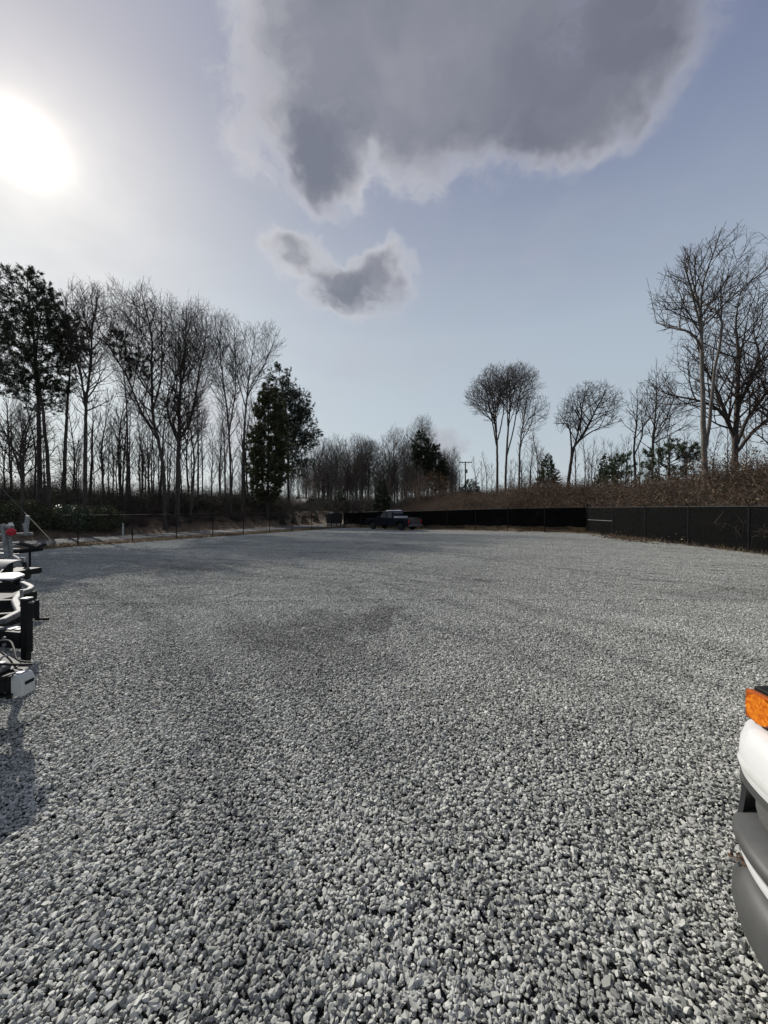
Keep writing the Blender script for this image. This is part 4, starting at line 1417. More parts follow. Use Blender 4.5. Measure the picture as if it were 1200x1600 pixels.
# ---- far-off woods that read as one mass
def scatter_object(name, label, cat, pts, rots, sizes, picks, meshes):
    lib = bpy.data.collections.new(name + '_library')
    for i, ms_ in enumerate(meshes):
        lib.objects.link(bpy.data.objects.new('%s_%02d' % (name, i), ms_))
    me = bpy.data.meshes.new(name)
    me.vertices.add(len(pts))
    me.vertices.foreach_set('co', np.asarray(pts, np.float32).ravel())
    a = me.attributes.new('rot', 'FLOAT_VECTOR', 'POINT'); a.data.foreach_set('vector', np.asarray(rots, np.float32).ravel())
    a = me.attributes.new('size', 'FLOAT', 'POINT'); a.data.foreach_set('value', np.asarray(sizes, np.float32))
    a = me.attributes.new('pick', 'INT', 'POINT'); a.data.foreach_set('value', np.asarray(picks, np.int32))
    o = tag(link(name, me), label, cat, kind='stuff')
    instancer(o, lib, name + '_scatter')
    return o

def merged_sapling(i):
    a, b_ = SAP[i]
    me = bpy.data.meshes.new('woods')
    bm = bmesh.new(); bm.from_mesh(a); bm.from_mesh(b_); bm.to_mesh(me); bm.free()
    me.materials.append(b_.materials[0])
    return me

rg = np.random.default_rng(77)
pts, sz, pk = [], [], []
for _ in range(520):
    d = rg.uniform(105, 170)
    u_ = rg.random()
    px = rg.uniform(470, 715) if u_ < 0.45 else (rg.uniform(380, 1250) if u_ < 0.8 else rg.uniform(-250, 420))
    if px < 420: d = rg.uniform(85, 150)
    x = (px - 600) / FPX * d
    if 745 < px < 1010 and rg.random() < 0.6: continue
    pts.append((x, d, gz(x, d) - 0.2)); 
    sz.append(rg.uniform(0.75, 1.25) * (0.62 if (px > 720 or px < 440) else 1.0)); pk.append(rg.integers(0, 4))
n = len(pts)
scatter_object('far_woods', 'hazy grey-brown winter woods far behind the yard', 'woods', pts, np.stack([np.zeros(n), np.zeros(n), rg.uniform(0, 6.28, n)], -1), sz, pk,
               [merged_sapling(i) for i in (3, 5, 6, 1)])

# ---- bramble thicket, brush and dry weeds
def bramble_mesh(seed, h, r, n, leafy, mat_leaf, mat_stem='bramble'):
    rng = np.random.default_rng(seed)
    P0, P1, R0 = [], [], []
    tip = []
    for i in range(n):
        a = rng.uniform(0, 6.28)
        p = np.array([rng.normal(0, r * .35), rng.normal(0, r * .35), -0.05])
        v = np.array([math.cos(a) * 0.45, math.sin(a) * 0.45, 1.0]) * h * rng.uniform(0.28, 0.5)
        for s_ in range(4):
            q = p + v * 0.6
            P0.append(p); P1.append(q); R0.append(0.011 * (1 - s_ * 0.2))
            p = q
            v = v * 0.85 + np.array([math.cos(a), math.sin(a), -0.9]) * h * 0.10 + rng.normal(0, 0.06 * h, 3)
            tip.append(p)
            for _ in range(2):
                e = p + rng.normal(0, 0.16 * h, 3)
                P0.append(p); P1.append(e); R0.append(0.006); tip.append(e)
    V, F = prisms(np.array(P0), np.array(P1), np.array(R0), np.array(R0) * 0.6, 3)
    lv, lf = leaves(np.array(tip), 0.10, rng, leafy, 0.12)
    me = mesh_np('bramble', np.concatenate([V, lv]), np.concatenate([F, lf + len(V)]))
    me.materials.append(MATS[mat_stem]); me.materials.append(MATS[mat_leaf])
    me.polygons.foreach_set('material_index', np.concatenate([np.zeros(len(F)), np.ones(len(lf))]).astype(np.int32))
    return me

BR = [bramble_mesh(1, 2.0, 1.2, 46, 2, 'leaf_brown'), bramble_mesh(2, 1.5, 1.1, 42, 1, 'straw'), bramble_mesh(3, 2.4, 1.3, 50, 2, 'leaf_rust'), bramble_mesh(4, 1.7, 1.2, 46, 0, 'leaf_brown'),
      bramble_mesh(5, 2.0, 1.1, 40, 3, 'leaf_brown'), bramble_mesh(6, 1.3, 1.0, 40, 1, 'straw', 'straw')]
pts, sz, pk = [], [], []
for _ in range(2600):
    x, y = rg.uniform(-3, 48), rg.uniform(10, 66)
    s_ = max(s_back(x, y), s_right(x, y))
    if s_ < 1.0 or s_ > 24 or x / y > 1.25 or (x < 1.5 and y > 50): continue
    if rg.random() > (1.0 if s_ < 9 else 0.5): continue
    pts.append((x, y, gz(x, y) - 0.08))
    sz.append(rg.uniform(0.75, 1.35) * (0.8 + 0.5 * sstep(8, 22, x)) * (0.75 if s_ < 2.2 else 1.0)); pk.append(rg.choice((1, 5, 5, 3)) if s_ < 3.5 else rg.choice((0, 1, 2, 3, 3, 4, 2)))
n = len(pts)
scatter_object('undergrowth', 'tangled brown brambles and dry weeds on the bank behind the screened fences', 'brambles', pts, np.stack([rg.normal(0, .12, n), rg.normal(0, .12, n), rg.uniform(0, 6.28, n)], -1), sz, pk, BR)

# woodland floor brush on the left
BL = [bramble_mesh(11, 1.6, 1.0, 34, 1, 'leaf_brown', 'twig_brown'), bramble_mesh(12, 2.4, 1.1, 34, 2, 'needle_dark', 'twig_brown'), bramble_mesh(13, 3.2, 1.4, 36, 1, 'needle_olive', 'twig_brown'), bramble_mesh(14, 2.6, 1.2, 32, 0, 'leaf_brown', 'twig_brown')]
pts, sz, pk = [], [], []
for _ in range(1900):
    t_, s_ = rg.uniform(-62, 40), rg.uniform(13.5, 40)
    p = C1 + TL * t_ + NL * s_
    if p[1] < 12 or (p[0] / p[1]) < -1.2 or (p[0] / p[1]) > -0.02: continue
    near_end = (p[0] / p[1]) > -0.26
    if near_end and rg.random() < 0.5: continue
    pts.append((p[0], p[1], gz(*p) - 0.08)); sz.append(rg.uniform(0.5, 1.15) * (0.8 if near_end else (0.95 if s_ < 17 else 1.0 + 0.75 * rg.random()))); pk.append(rg.choice((0, 0, 3)) if s_ < 17 else rg.choice((1, 1, 2, 2, 3)))
for _ in range(420):                # brush on the floor of the far woods
    d = rg.uniform(72, 125); px = rg.uniform(455, 760)
    x = (px - 600) / FPX * d
    if s_left(x, d) < 13 and s_back(x, d) < 12: continue
    pts.append((x, d, gz(x, d) - 0.1)); sz.append(rg.uniform(0.9, 2.0)); pk.append(rg.choice((0, 3, 3, 1)))
n = len(pts)
scatter_object('understorey_brush', 'dark brush and low growth on the floor under the left stand and far woods', 'brush', pts, np.stack([rg.normal(0, .1, n), rg.normal(0, .1, n), rg.uniform(0, 6.28, n)], -1), sz, pk, BL)

# dry grass along the fences and on the verge
rng = np.random.default_rng(9)
def grass(pts, h, n_each, spread):
    pts = np.asarray(pts)
    return blades(pts, np.tile([[0, 0, 1.0]], (len(pts), 1)), h, 0.018, rng, n_each, spread)
gp = []
for _ in range(5200):
    t_ = rng.uniform(-8, 40) ; s_ = rng.choice((rng.normal(0.1, 0.35), rng.uniform(0.3, 3.6)))
    p = C1 + TL * t_ + NL * s_
    gp.append((p[0], p[1], gz(*p) - 0.02))
o = link('dry_grass', mesh_np('dry_grass', *grass(gp, 0.20, 6, 0.55), 'straw'))
tag(o, 'dry tan grass along the foot of the open fence beside the road', 'grass', kind='stuff')
gp = []
for _ in range(1700):
    t_ = rng.uniform(0, 1)
    p = (C2 + (C1 - C2) * t_ + NB * rng.normal(0.15, 0.25)) if rng.random() < 0.6 else np.array((14.3 + rng.normal(0.05, 0.22), rng.uniform(8, 27)))
    gp.append((p[0], p[1], gz(*p) - 0.02))
o = link('dry_weeds', mesh_np('dry_weeds', *grass(gp, 0.24, 5, 0.6), 'straw'))
tag(o, 'dry weeds poking out below the black screened fences', 'weeds', kind='stuff')

# fallen leaves gathered against the right fence
lp = np.stack([rng.normal(13.6, 0.35, 500), rng.normal(21.5, 1.2, 500), np.zeros(500)], -1)
lp[:, 2] = ground_z(lp[:, 0], lp[:, 1]) + 0.03
o = link('fallen_leaves', mesh_np('fallen_leaves', *leaves(lp, 0.12, rng, 2, 0.05, 0.7), 'leaf_brown'))
tag(o, 'drift of tan fallen leaves on the gravel against the right fence', 'leaves', kind='stuff')

# shrubs
def shrub(name, label, px, d, w_px, top, mat_, seed, n=1600, size=0.16, group=None, stem='twig_brown'):
    rng = np.random.default_rng(seed)
    base = place(px, d)
    k_ = d / FPX
    H = CAM_Z + (HOR - top) * k_ - base[2]
    rw = w_px / 2 * k_
    root = empty(name, base, 0, label, 'shrub', group)
    A = ellipsoid_pts((0, 0, H * 0.48), (rw, rw * 0.8, H * 0.52), 260, rng, zmin=0.05)
    ln = [[(0, 0, -0.1), (0.05, 0, H * 0.25)]]
    sk = skeleton(ln, A, 0.22, 4.0, 0.3, (0, 0, 0.1), rng, 0.008, 0.05)
    big, small = limb_mesh(sk, 0.02, 6, 3)
    hang(root, 'trunk', big if len(big[0]) else small, stem)
    c = ellipsoid_pts((0, 0, H * 0.5), (rw, rw * 0.85, H * 0.52), n, rng, zmin=0.03, hollow=0.35)
    lump = 1 + 0.15 * np.sin(c[:, :1] * 3.1 + 1) * np.sin(c[:, 1:2] * 2.7) * np.sin(c[:, 2:3] * 4)
    cr = hang(root, 'crown', small, stem)
    hang(cr, 'leaves', leaves(c * lump, size, rng, 4, 0.13), mat_)
    return root

shrub('laurel_shrub', 'broad pale-leaved shrub across the road, left of the white post', 112, 33.5, 62, 790, 'leaf_shrub', 91, 1700)
shrub('laurel_shrub', 'darker round shrub across the road immediately beside the white post', 158, 35, 62, 793, 'needle_olive', 92, 1700)
shrub('laurel_shrub', 'low dark shrub at the left edge behind the diagonal guy guard', 38, 31, 80, 782, 'needle_olive', 93, 1500)
shrub('beech_shrub', 'rust-leaved small tree between the pickup truck and the far pine', 676, 66, 62, 738, 'leaf_rust', 94, 1300, 0.15)
shrub('beech_shrub', 'thin tan-leaved bush just above the pickup roof', 636, 64, 40, 756, 'leaf_brown', 95, 420, 0.13)
shrub('beech_shrub', 'rust-leaved sapling bush by the low pale house', 484, 86, 22, 745, 'leaf_rust', 96, 420, 0.16)

# ------------------------------------------------------------------ houses, pole, small things beyond the fences
def house(name, label, px, d, w, depth, wall_h, roof_h, wall, roof, rz=0.0, windows=2, porch=False, sink=0.2):
    base = place(px, d)
    root = empty(name, (base[0], base[1], base[2] - sink), rz, label, 'house')
    MB().box((0, 0, wall_h / 2), (w, depth, wall_h)).build('wall', wall, root)
    ov = 0.35
    rf = MB()
    th = 0.14
    for s_ in (-1, 1):
        e = (s_ * (depth / 2 + ov))
        z0 = wall_h - roof_h * ov / (depth / 2)
        rf.add([(-w / 2 - ov, e, z0), (w / 2 + ov, e, z0), (w / 2 + ov, 0, wall_h + roof_h), (-w / 2 - ov, 0, wall_h + roof_h),
                (-w / 2 - ov, e, z0 + th), (w / 2 + ov, e, z0 + th), (w / 2 + ov, 0, wall_h + roof_h + th), (-w / 2 - ov, 0, wall_h + roof_h + th)],
               [(0, 1, 2, 3), (7, 6, 5, 4), (0, 4, 5, 1), (1, 5, 6, 2), (2, 6, 7, 3), (3, 7, 4, 0)])
    r_ = rf.build('roof', roof, root)
    MB().box((w * 0.2, depth * 0.1, wall_h + roof_h + 0.25), (0.6, 0.6, 0.9)).build('chimney', 'house_dark', r_)
    gb = MB()
    for s_ in (-1, 1):
        gb.prism([(-depth / 2, wall_h), (depth / 2, wall_h), (0, wall_h + roof_h - 0.02)], s_ * (w / 2 - 0.1), s_ * (w / 2 - 0.02), axis='x')
    gb.build('gable', wall, root)
    for i in range(windows):
        x = -w / 2 + w * (i + 0.6) / (windows + 0.2)
        wd = MB().box((x, -depth / 2 - 0.02, wall_h * 0.55), (1.1, 0.08, 1.2)).build('window', 'pvc_white', root)
        MB().box((x, -depth / 2 - 0.07, wall_h * 0.55), (0.9, 0.03, 1.0)).build('pane', 'glass_dark', wd)
    dr = MB().box((w * 0.42, -depth / 2 - 0.02, 1.0), (0.95, 0.08, 2.0)).build('door', 'house_dark', root)
    MB().lathe([(0.03, 0), (0.04, 0.03), (0.02, 0.06)], (w * 0.42 - 0.38, -depth / 2 - 0.12, 1.0), 'y', 8).build('handle', 'galv', dr)
    return root

house('house', 'low pale house with shallow roof beyond the straw bank, right of the broad pine', 452, DL(452, 34), 9.5, 7, 1.9, 1.5, 'house_wall', 'roof_pale', R(-18), 3, sink=0.5)
house('house', 'dark long-roofed house far behind the left pines', 30, 58, 16, 9, 2.3, 1.6, 'house_dark', 'roof_dark', R(20), 4, sink=0.3)

def gazebo():
    base = place(163, 56)
    root = empty('garden_shed', base, R(12), 'small open shed with pale gable roof among the left trunks', 'shed')
    for x in (-1.6, -0.5, 0.5, 1.6):
        for y in (-1.2, 1.2):
            MB().box((x, y, 0.95), (0.13, 0.13, 1.9)).build('post', 'pvc_white', root)
    MB().prism([(-2.0, 1.9), (2.0, 1.9), (0, 2.75)], -1.5, 1.5).build('roof', 'roof_pale', root)
    MB().box((0, 0.9, 0.55), (3.2, 0.08, 1.0)).build('back_panel', 'house_dark', root)
gazebo()

# utility pole in the distance
def utility_pole(px, d, top, label):
    base = place(px, d)
    H = CAM_Z + (HOR - top) * d / FPX - base[2]
    root = empty('utility_pole', base, 0, label, 'pole')
    MB().tube([(0, 0, -0.5), (0, 0, H)], [0.19, 0.12], 10).build('pole', 'wood_pole', root, True)
    ca = MB().box((0, -0.14, H - 0.25), (3.0, 0.12, 0.16)).build('crossarm', 'wood_pole', root)
    for x in (-1.35, -0.7, 0.75, 1.35):
        MB().lathe([(0.03, 0), (0.07, 0.06), (0.05, 0.12), (0.08, 0.17), (0.03, 0.24)], (x, -0.14, H - 0.17), 'z', 8).build('insulator', 'galv', ca, True)
    MB().beam((-0.8, -0.15, H - 0.3), (0, -0.15, H - 1.05), 0.05, 0.05).beam((0.8, -0.15, H - 0.3), (0, -0.15, H - 1.05), 0.05, 0.05).build('brace', 'galv', root)
    MB().lathe([(0.16, 0), (0.18, 0.1), (0.18, 0.75), (0.12, 0.85)], (0.32, 0.0, H - 2.6), 'z', 12).build('transformer', 'galv', root, True)
    return root
utility_pole(727, 86, 721, 'distant wooden utility pole with crossarm above the low broad cedar')
pb = utility_pole(-70, 27, 250, 'near wooden utility pole outside the left edge that holds the guy wire')

# guy wire with pale guard, anchored behind the open fence
ga = W(86, 843, 25.0); ga.z = gz(ga.x, ga.y) - 0.05
gd = (W(33, 795, 25.3) - ga).normalized()
gt_top = Vector((pb.location.x + 0.15, pb.location.y, pb.location.z + 0.0))
L_ = (ga.x - gt_top.x) / -gd.x
root = empty('guy_wire', ga, 0, 'diagonal guy wire with pale tan guard behind the trailers at the left edge', 'guy wire')
MB().tube([(0, 0, 0), gd * L_], 0.008, 6).build('wire', 'galv', root)
MB().tube([gd * 0.15, gd * 3.05], 0.032, 8).build('guard', 'guard_yellow', root, True)
MB().tube([(0, 0, 0.25), (0, 0, -0.2)], 0.02, 6).build('anchor_rod', 'galv', root)

# white marker post across the road
p = place(192, DL(192, 10.6))
root = empty('marker_post', p, 0, 'short white marker post at the road edge beside the shrubs', 'post')
MB().box((0, 0, 0.62), (0.11, 0.09, 1.25)).build('post', 'pvc_white', root, bevel=0.01)
MB().box((0, -0.048, 1.08), (0.09, 0.006, 0.18)).build('reflector', 'galv', root)

# dark lidded container behind the fence end
p = place(522, DL(522, 2.2))
root = empty('dumpster', p, R(-60), 'black lidded container behind the open fence, left of the corner post', 'dumpster')
MB().prism([(-0.75, 0.62), (0.75, 0.62), (0.95, 1.75), (-0.95, 1.75)], -0.75, 0.75).build('body', 'dumpster_dark', root, bevel=0.03)
MB().add([(-0.98, -0.78, 1.76), (0.98, -0.78, 1.76), (0.9, 0, 2.02), (-0.9, 0, 2.02), (-0.98, 0.78, 1.76), (0.98, 0.78, 1.76)],
         [(0, 1, 2, 3), (3, 2, 5, 4), (0, 3, 4), (1, 5, 2), (0, 4, 5, 1)]).build('lid', 'black_plastic', root, bevel=0.02)
for x in (-0.6, 0.6):
    for y in (-0.6, 0.6):
        MB().box((x, y, 0.33), (0.09, 0.09, 0.66)).build('leg', 'dumpster_dark', root)
MB().box((-0.2, -0.3, 2.0), (0.35, 0.25, 0.06)).build('lid_highlight', 'white_paint', root)  # white slab added as a painted highlight on the lid

# ------------------------------------------------------------------ pickup truck behind the back fence
def wheel(parent, c, r_=0.38, w=0.26, rim='grey_steel', ax='y'):
    t_ = MB().lathe([(r_ * 0.55, -w / 2), (r_ * 0.92, -w / 2), (r_, -w / 2 + 0.05), (r_, w / 2 - 0.05), (r_ * 0.92, w / 2), (r_ * 0.55, w / 2)], c, ax, 24).build('wheel', 'rubber', parent, True)
    MB().lathe([(r_ * 0.56, -w / 2 + 0.02), (r_ * 0.5, -w / 2 - 0.005), (r_ * 0.2, -w / 2 + 0.03), (r_ * 0.12, -w / 2 - 0.01)], c, ax, 20).build('rim', rim, t_, True)
    return t_

def pickup(loc, rz, label):
    root = empty('pickup_truck', loc, rz, label, 'pickup truck')
    # local: x forward, y left, z up
    hw = 0.98
    lower = [(-2.95, 0.52), (-2.95, 1.08), (-2.9, 1.12), (-0.95, 1.12), (-0.95, 1.16), (1.0, 1.18), (2.55, 1.10), (2.85, 0.98), (2.92, 0.7), (2.9, 0.5),
             (2.42, 0.45), (2.36, 0.66), (2.18, 0.84), (1.9, 0.89), (1.62, 0.84), (1.44, 0.66), (1.38, 0.45), (-1.38, 0.45), (-1.44, 0.66), (-1.62, 0.84), (-1.9, 0.89), (-2.18, 0.84), (-2.36, 0.66), (-2.42, 0.5)]
    MB().prism(lower, -hw, hw).build('body', 'navy_paint', root, bevel=0.05)
    cab = MB()
    for z, x0, x1, y in ((1.14, -0.95, 1.25, 0.96), (1.5, -0.85, 0.75, 0.88), (1.86, -0.68, 0.28, 0.76)):
        cab.v += [(x0, -y, z), (x1, -y, z), (x1, y, z), (x0, y, z)]
    for a in (0, 4):
        cab.f += [(a, a + 1, a + 5, a + 4), (a + 1, a + 2, a + 6, a + 5), (a + 2, a + 3, a + 7, a + 6), (a + 3, a, a + 4, a + 7)]
    cab.f += [(3, 2, 1, 0), (8, 9, 10, 11)]
    cab.build('cab', 'navy_paint', root, bevel=0.04)
    MB().add([(-0.74, -0.77, 1.862), (0.32, -0.77, 1.862), (0.32, 0.77, 1.862), (-0.74, 0.77, 1.862), (-0.6, -0.62, 1.96), (0.14, -0.62, 1.96), (0.14, 0.62, 1.96), (-0.6, 0.62, 1.96)],
             [(3, 2, 1, 0), (4, 5, 6, 7), (0, 1, 5, 4), (1, 2, 6, 5), (2, 3, 7, 6), (3, 0, 4, 7)]).build('roof', 'white_paint', root, bevel=0.05)
    for s_ in (-1, 1):
        for (xa, xb, xc, xd) in ((-0.80, -0.12, -0.14, -0.64), (-0.02, 0.92, 0.36, -0.04)):
            y0, y1 = s_ * 0.955, s_ * 0.80
            MB().add([(xa, y0, 1.22), (xb, y0, 1.22), (xc, y1 + s_ * 0.012, 1.80), (xd, y1 + s_ * 0.012, 1.80)], [(0, 1, 2, 3)]).build('side_window', 'glass_dark', root)
        d_ = MB().box((0.38, s_ * (hw + 0.006), 0.8), (0.98, 0.02, 0.62)).build('door', 'navy_paint', root, bevel=0.008)
        MB().box((0.02, s_ * (hw + 0.025), 1.0), (0.16, 0.03, 0.035)).build('handle', 'black_plastic', d_)
        MB().box((0.95, s_ * (hw + 0.14), 1.28), (0.12, 0.22, 0.18)).build('mirror', 'black_plastic', root, bevel=0.03)
        MB().box((2.80, s_ * 0.72, 0.92), (0.16, 0.36, 0.2)).build('headlight', 'lamp_glass', root, bevel=0.03)
        MB().box((-2.94, s_ * 0.89, 0.9), (0.05, 0.15, 0.4)).build('tail_light', 'red_plastic', root, bevel=0.01)
        for x in (1.9, -1.9):
            wheel(root, (x, s_ * 0.84, 0.38))
        MB().box((-1.95, s_ * 0.90, 1.17), (1.9, 0.12, 0.08)).build('bed_rail', 'black_plastic', root, bevel=0.02)
    MB().add([(1.24, -0.86, 1.2), (1.24, 0.86, 1.2), (0.37, 0.70, 1.82), (0.37, -0.70, 1.82)], [(0, 1, 2, 3)]).build('windshield', 'glass_dark', root)
    MB().add([(-0.955, -0.8, 1.2), (-0.955, 0.8, 1.2), (-0.73, 0.68, 1.78), (-0.73, -0.68, 1.78)], [(3, 2, 1, 0)]).build('rear_window', 'glass_dark', root)
    tg_ = MB().box((-2.965, 0, 0.83), (0.04, 1.5, 0.5)).build('tailgate', 'grey_plastic', root, bevel=0.01)
    for z in (0.70, 0.83, 0.96):
        MB().box((-2.99, 0, z), (0.02, 1.3, 0.035)).build('rib', 'grey_steel', tg_)
    MB().box((-3.05, 0, 0.52), (0.16, 1.9, 0.18)).build('rear_bumper', 'grey_steel', root, bevel=0.03)
    MB().box((2.93, 0, 0.55), (0.16, 1.94, 0.24)).build('front_bumper', 'black_plastic', root, bevel=0.04)
    MB().box((2.88, 0, 0.88), (0.06, 1.0, 0.24)).build('grille', 'black_plastic', root, bevel=0.02)
    MB().box((-1.15, 0, 1.25), (0.35, 1.7, 0.22)).build('tool_box', 'white_paint', root, bevel=0.02)
    return root

tp = C2 + (C1 - C2) * 0.655 - NB * 1.35
pickup((tp[0], tp[1], gz(*tp)), math.atan2(C1[1] - C2[1], C1[0] - C2[0]), 'dark pickup truck with sunlit white roof parked along the back fence')

# ------------------------------------------------------------------ white van, only its front corner in view
def van():
    X0, Y0 = 1.10, 0.50
    root = empty('van', (X0, Y0, 0), 0, 'white van at the right edge, grey plastic bumper and amber turn signal', 'van')
    # profile table: z -> (set-back of the front, half width, corner depth)
    PT = [(0.20, 0.11, 0.80, 0.30), (0.26, 0.05, 0.835, 0.30), (0.32, 0.032, 0.85, 0.30), (0.42, 0.02, 0.862, 0.30), (0.50, 0.03, 0.865, 0.29), (0.53, 0.05, 0.885, 0.28), (0.56, 0.05, 0.915, 0.28), (0.60, 0.055, 0.925, 0.28), (0.66, 0.068, 0.925, 0.28),
          (0.72, 0.08, 0.935, 0.27), (0.78, 0.092, 0.945, 0.26), (0.86, 0.11, 0.96, 0.24), (0.94, 0.14, 0.97, 0.24), (1.00, 0.15, 0.975, 0.24), (1.06, 0.16, 0.975, 0.24), (1.10, 0.24, 0.955, 0.24), (1.14, 0.36, 0.94, 0.24), (1.20, 0.56, 0.93, 0.22), (1.24, 0.70, 0.93, 0.22)]
    PT = np.array(PT)
    def prof(z):
        return [np.interp(z, PT[:, 0], PT[:, i]) for i in (1, 2, 3)]
    def S(th, z, off=0.0):
        """point on the front skin; th = -90..90 degrees from one side to the other (+ is the far side)"""
        f, hw, a = prof(z)
        pw = 2 / 3.2
        sg = 1 if th >= 0 else -1
        t_ = abs(R(th))
        v = sg * hw * math.sin(t_) ** pw
        u = f + a * (1 - max(math.cos(t_), 0) ** pw)
        nx_, ny_ = -math.cos(t_) ** (2 - pw) / a * 1.0, sg * math.sin(t_) ** (2 - pw) / hw
        l_ = math.hypot(nx_, ny_) or 1
        return (u + nx_ / l_ * off, v + ny_ / l_ * off, z)
    def skin(th0, th1, zs, off=0.0, thick=0.0, nt=40):
        ths = np.linspace(th0, th1, nt)
        mb = MB()
        vs_ = [S(t_, z, o_) for z, o_ in zip(zs, off if isinstance(off, (list, tuple)) else [off] * len(zs)) for t_ in ths]
        fs_ = []
        for i in range(len(zs) - 1):
            for j in range(nt - 1):
                a = i * nt + j
                fs_.append((a, a + 1, a + nt + 1, a + nt))
        if thick:
            n0 = len(vs_)
            vs_ += [S(t_, z, (o_ if not isinstance(off, (list, tuple)) else o_) - thick) for z, o_ in zip(zs, off if isinstance(off, (list, tuple)) else [off] * len(zs)) for t_ in ths]
            fs_ += [tuple(reversed([q + n0 for q in f])) for f in fs_]
            m_ = len(zs)
            for i in range(m_ - 1):
                for j in (0, nt - 1):
                    a = i * nt + j
                    fs_.append((a, a + nt, a + nt + n0, a + n0))
            for j in range(nt - 1):
                for i in (0, m_ - 1):
                    a = i * nt + j
                    fs_.append((a, a + n0, a + 1 + n0, a + 1))
        return mb.add(vs_, fs_)
    L = np.linspace
    skin(-90, 90, list(L(0.21, 0.30, 5)), 0.0, 0.02, 60).build('air_dam', 'dusty_white', root, True)
    skin(-90, 90, [0.285, 0.30, 0.34, 0.40, 0.45, 0.485, 0.505, 0.515], [0.0, 0.018, 0.034, 0.04, 0.036, 0.022, 0.004, -0.03], 0.03, 60).build('bumper', 'grey_plastic', root, True)
    skin(-90, 90, list(L(0.520, 0.548, 3)), [0.008, 0.014, 0.008], 0.03, 60).build('bumper_trim', 'white_paint', root, True)
    skin(-90, 90, [0.555, 0.563, 0.578, 0.592, 0.605, 0.625, 0.650], [0.0, 0.012, 0.018, 0.016, 0.004, -0.035, -0.074], 0.012, 60).build('bumper_step', 'grey_plastic', root, True)
    skin(-90, 90, list(L(0.60, 0.80, 5)), -0.075, 0.02, 60).build('recess', 'black_plastic', root, True)
    skin(-55, 55, [0.648, 0.66, 0.70, 0.735, 0.745], [-0.05, -0.034, -0.024, -0.024, -0.04], 0.02, 40).build('lower_grille', 'lamp_glass', root, True)
    for s_ in (-1, 1):
        skin(s_ * 73, s_ * 90, [0.585, 0.62, 0.68, 0.742], [0.010, 0.008, 0.006, 0.004], 0.014, 10).build('bumper_end', 'grey_plastic', root, True)
    skin(-90, 90, [0.742, 0.752, 0.772], [-0.012, 0.004, 0.004], 0.03, 60).build('valance', 'grey_plastic', root, True)
    body = skin(-90, 90, [0.774, 0.79, 0.83, 0.88, 0.92, 0.935], [0.0, 0.004, 0.006, 0.004, -0.004, -0.03], 0.03, 70).build('front_panel', 'white_paint', root, True)
    skin(34, 66, [0.80, 0.812, 0.824], [0.0075, 0.0115, 0.0075], 0.012, 14).build('crease', 'dusty_white', body, True)
    skin(-90, 90, list(L(0.90, 1.10, 6)), -0.10, 0.02, 60).build('lamp_housing', 'black_plastic', root, True)
    # amber turn signals wrapped round the corners, headlamps and grille between
    for s_ in (1, -1):
        ya, yb_ = (0.595, 0.93) if s_ > 0 else (-0.93, -0.595)
        MB().box((0.318, (ya + yb_) / 2, 0.998), (0.075, 0.335, 0.125)).build('signal_housing', 'black_plastic', root, bevel=0.006)
        lens = MB().box((0.262, (ya + yb_) / 2, 0.998), (0.030, 0.335, 0.107)).build('turn_signal', 'amber_lens', root, bevel=0.009)
        rf_ = MB()
        for q in range(3):                                   # round reflector bowls behind the lens
            yc = ya + 0.055 + q * 0.11
            rf_.lathe([(0.052, -0.006), (0.046, 0.004), (0.030, 0.010), (0.010, 0.0125)], (0.2485, yc, 0.998), 'x', 16)
        rf_.build('reflector', 'amber_reflector', lens, True)
        skin(s_ * 18, s_ * 34.5, [0.946, 0.96, 1.0, 1.04, 1.054], [-0.02, 0.002, 0.008, 0.002, -0.02], 0.01, 14).build('headlight', 'lamp_glass', root, True)
    gr = skin(-16, 16, list(L(0.95, 1.05, 4)), -0.02, 0.02, 24).build('grille', 'black_plastic', root, True)
    for z in (0.965, 0.99, 1.015, 1.04):
        skin(-16, 16, [z - 0.006, z, z + 0.006], [-0.012, 0.0, -0.012], 0.01, 24).build('bar', 'grey_plastic', gr, True)
    skin(-90, 90, [1.056, 1.064, 1.074], [-0.08, -0.07, -0.08], 0.03, 60).build('lamp_cap', 'black_plastic', root, True)
    # hood
    hd = MB()
    zs = [1.085, 1.10, 1.13, 1.18, 1.24]
    ths = np.linspace(-90, 90, 60)
    vs_ = [S(t_, z, -0.004 if z > 1.08 else -0.02) for z in zs for t_ in ths]
    fs_ = [(i * 60 + j, i * 60 + j + 1, (i + 1) * 60 + j + 1, (i + 1) * 60 + j) for i in range(len(zs) - 1) for j in range(59)]
    n0 = len(vs_)
    vs_ += [(0.95, y, 1.26) for y in np.linspace(-0.95, 0.95, 60)]
    fs_ += [((len(zs) - 1) * 60 + j, (len(zs) - 1) * 60 + j + 1, n0 + j + 1, n0 + j) for j in range(59)]
    hd.add(vs_, fs_).build('hood', 'white_paint', root, True)
    # cab and cargo box behind
    side = [(0.42, 0.30), (0.42, 1.08), (0.95, 1.24), (1.45, 2.02), (1.75, 2.10), (5.6, 2.12), (5.75, 1.9), (5.75, 0.40), (5.2, 0.34), (5.1, 0.62), (4.8, 0.80), (4.4, 0.80), (4.1, 0.62), (4.0, 0.34), (1.62, 0.34), (1.52, 0.66), (1.2, 0.84), (0.85, 0.84), (0.55, 0.66), (0.46, 0.34)]
    MB().prism(side, -0.96, 0.96).build('body', 'white_paint', root, bevel=0.05)
    MB().add([(0.985, -0.82, 1.30), (0.985, 0.82, 1.30), (1.42, 0.74, 1.97), (1.42, -0.74, 1.97)], [(0, 1, 2, 3)]).build('windshield', 'glass_dark', root)
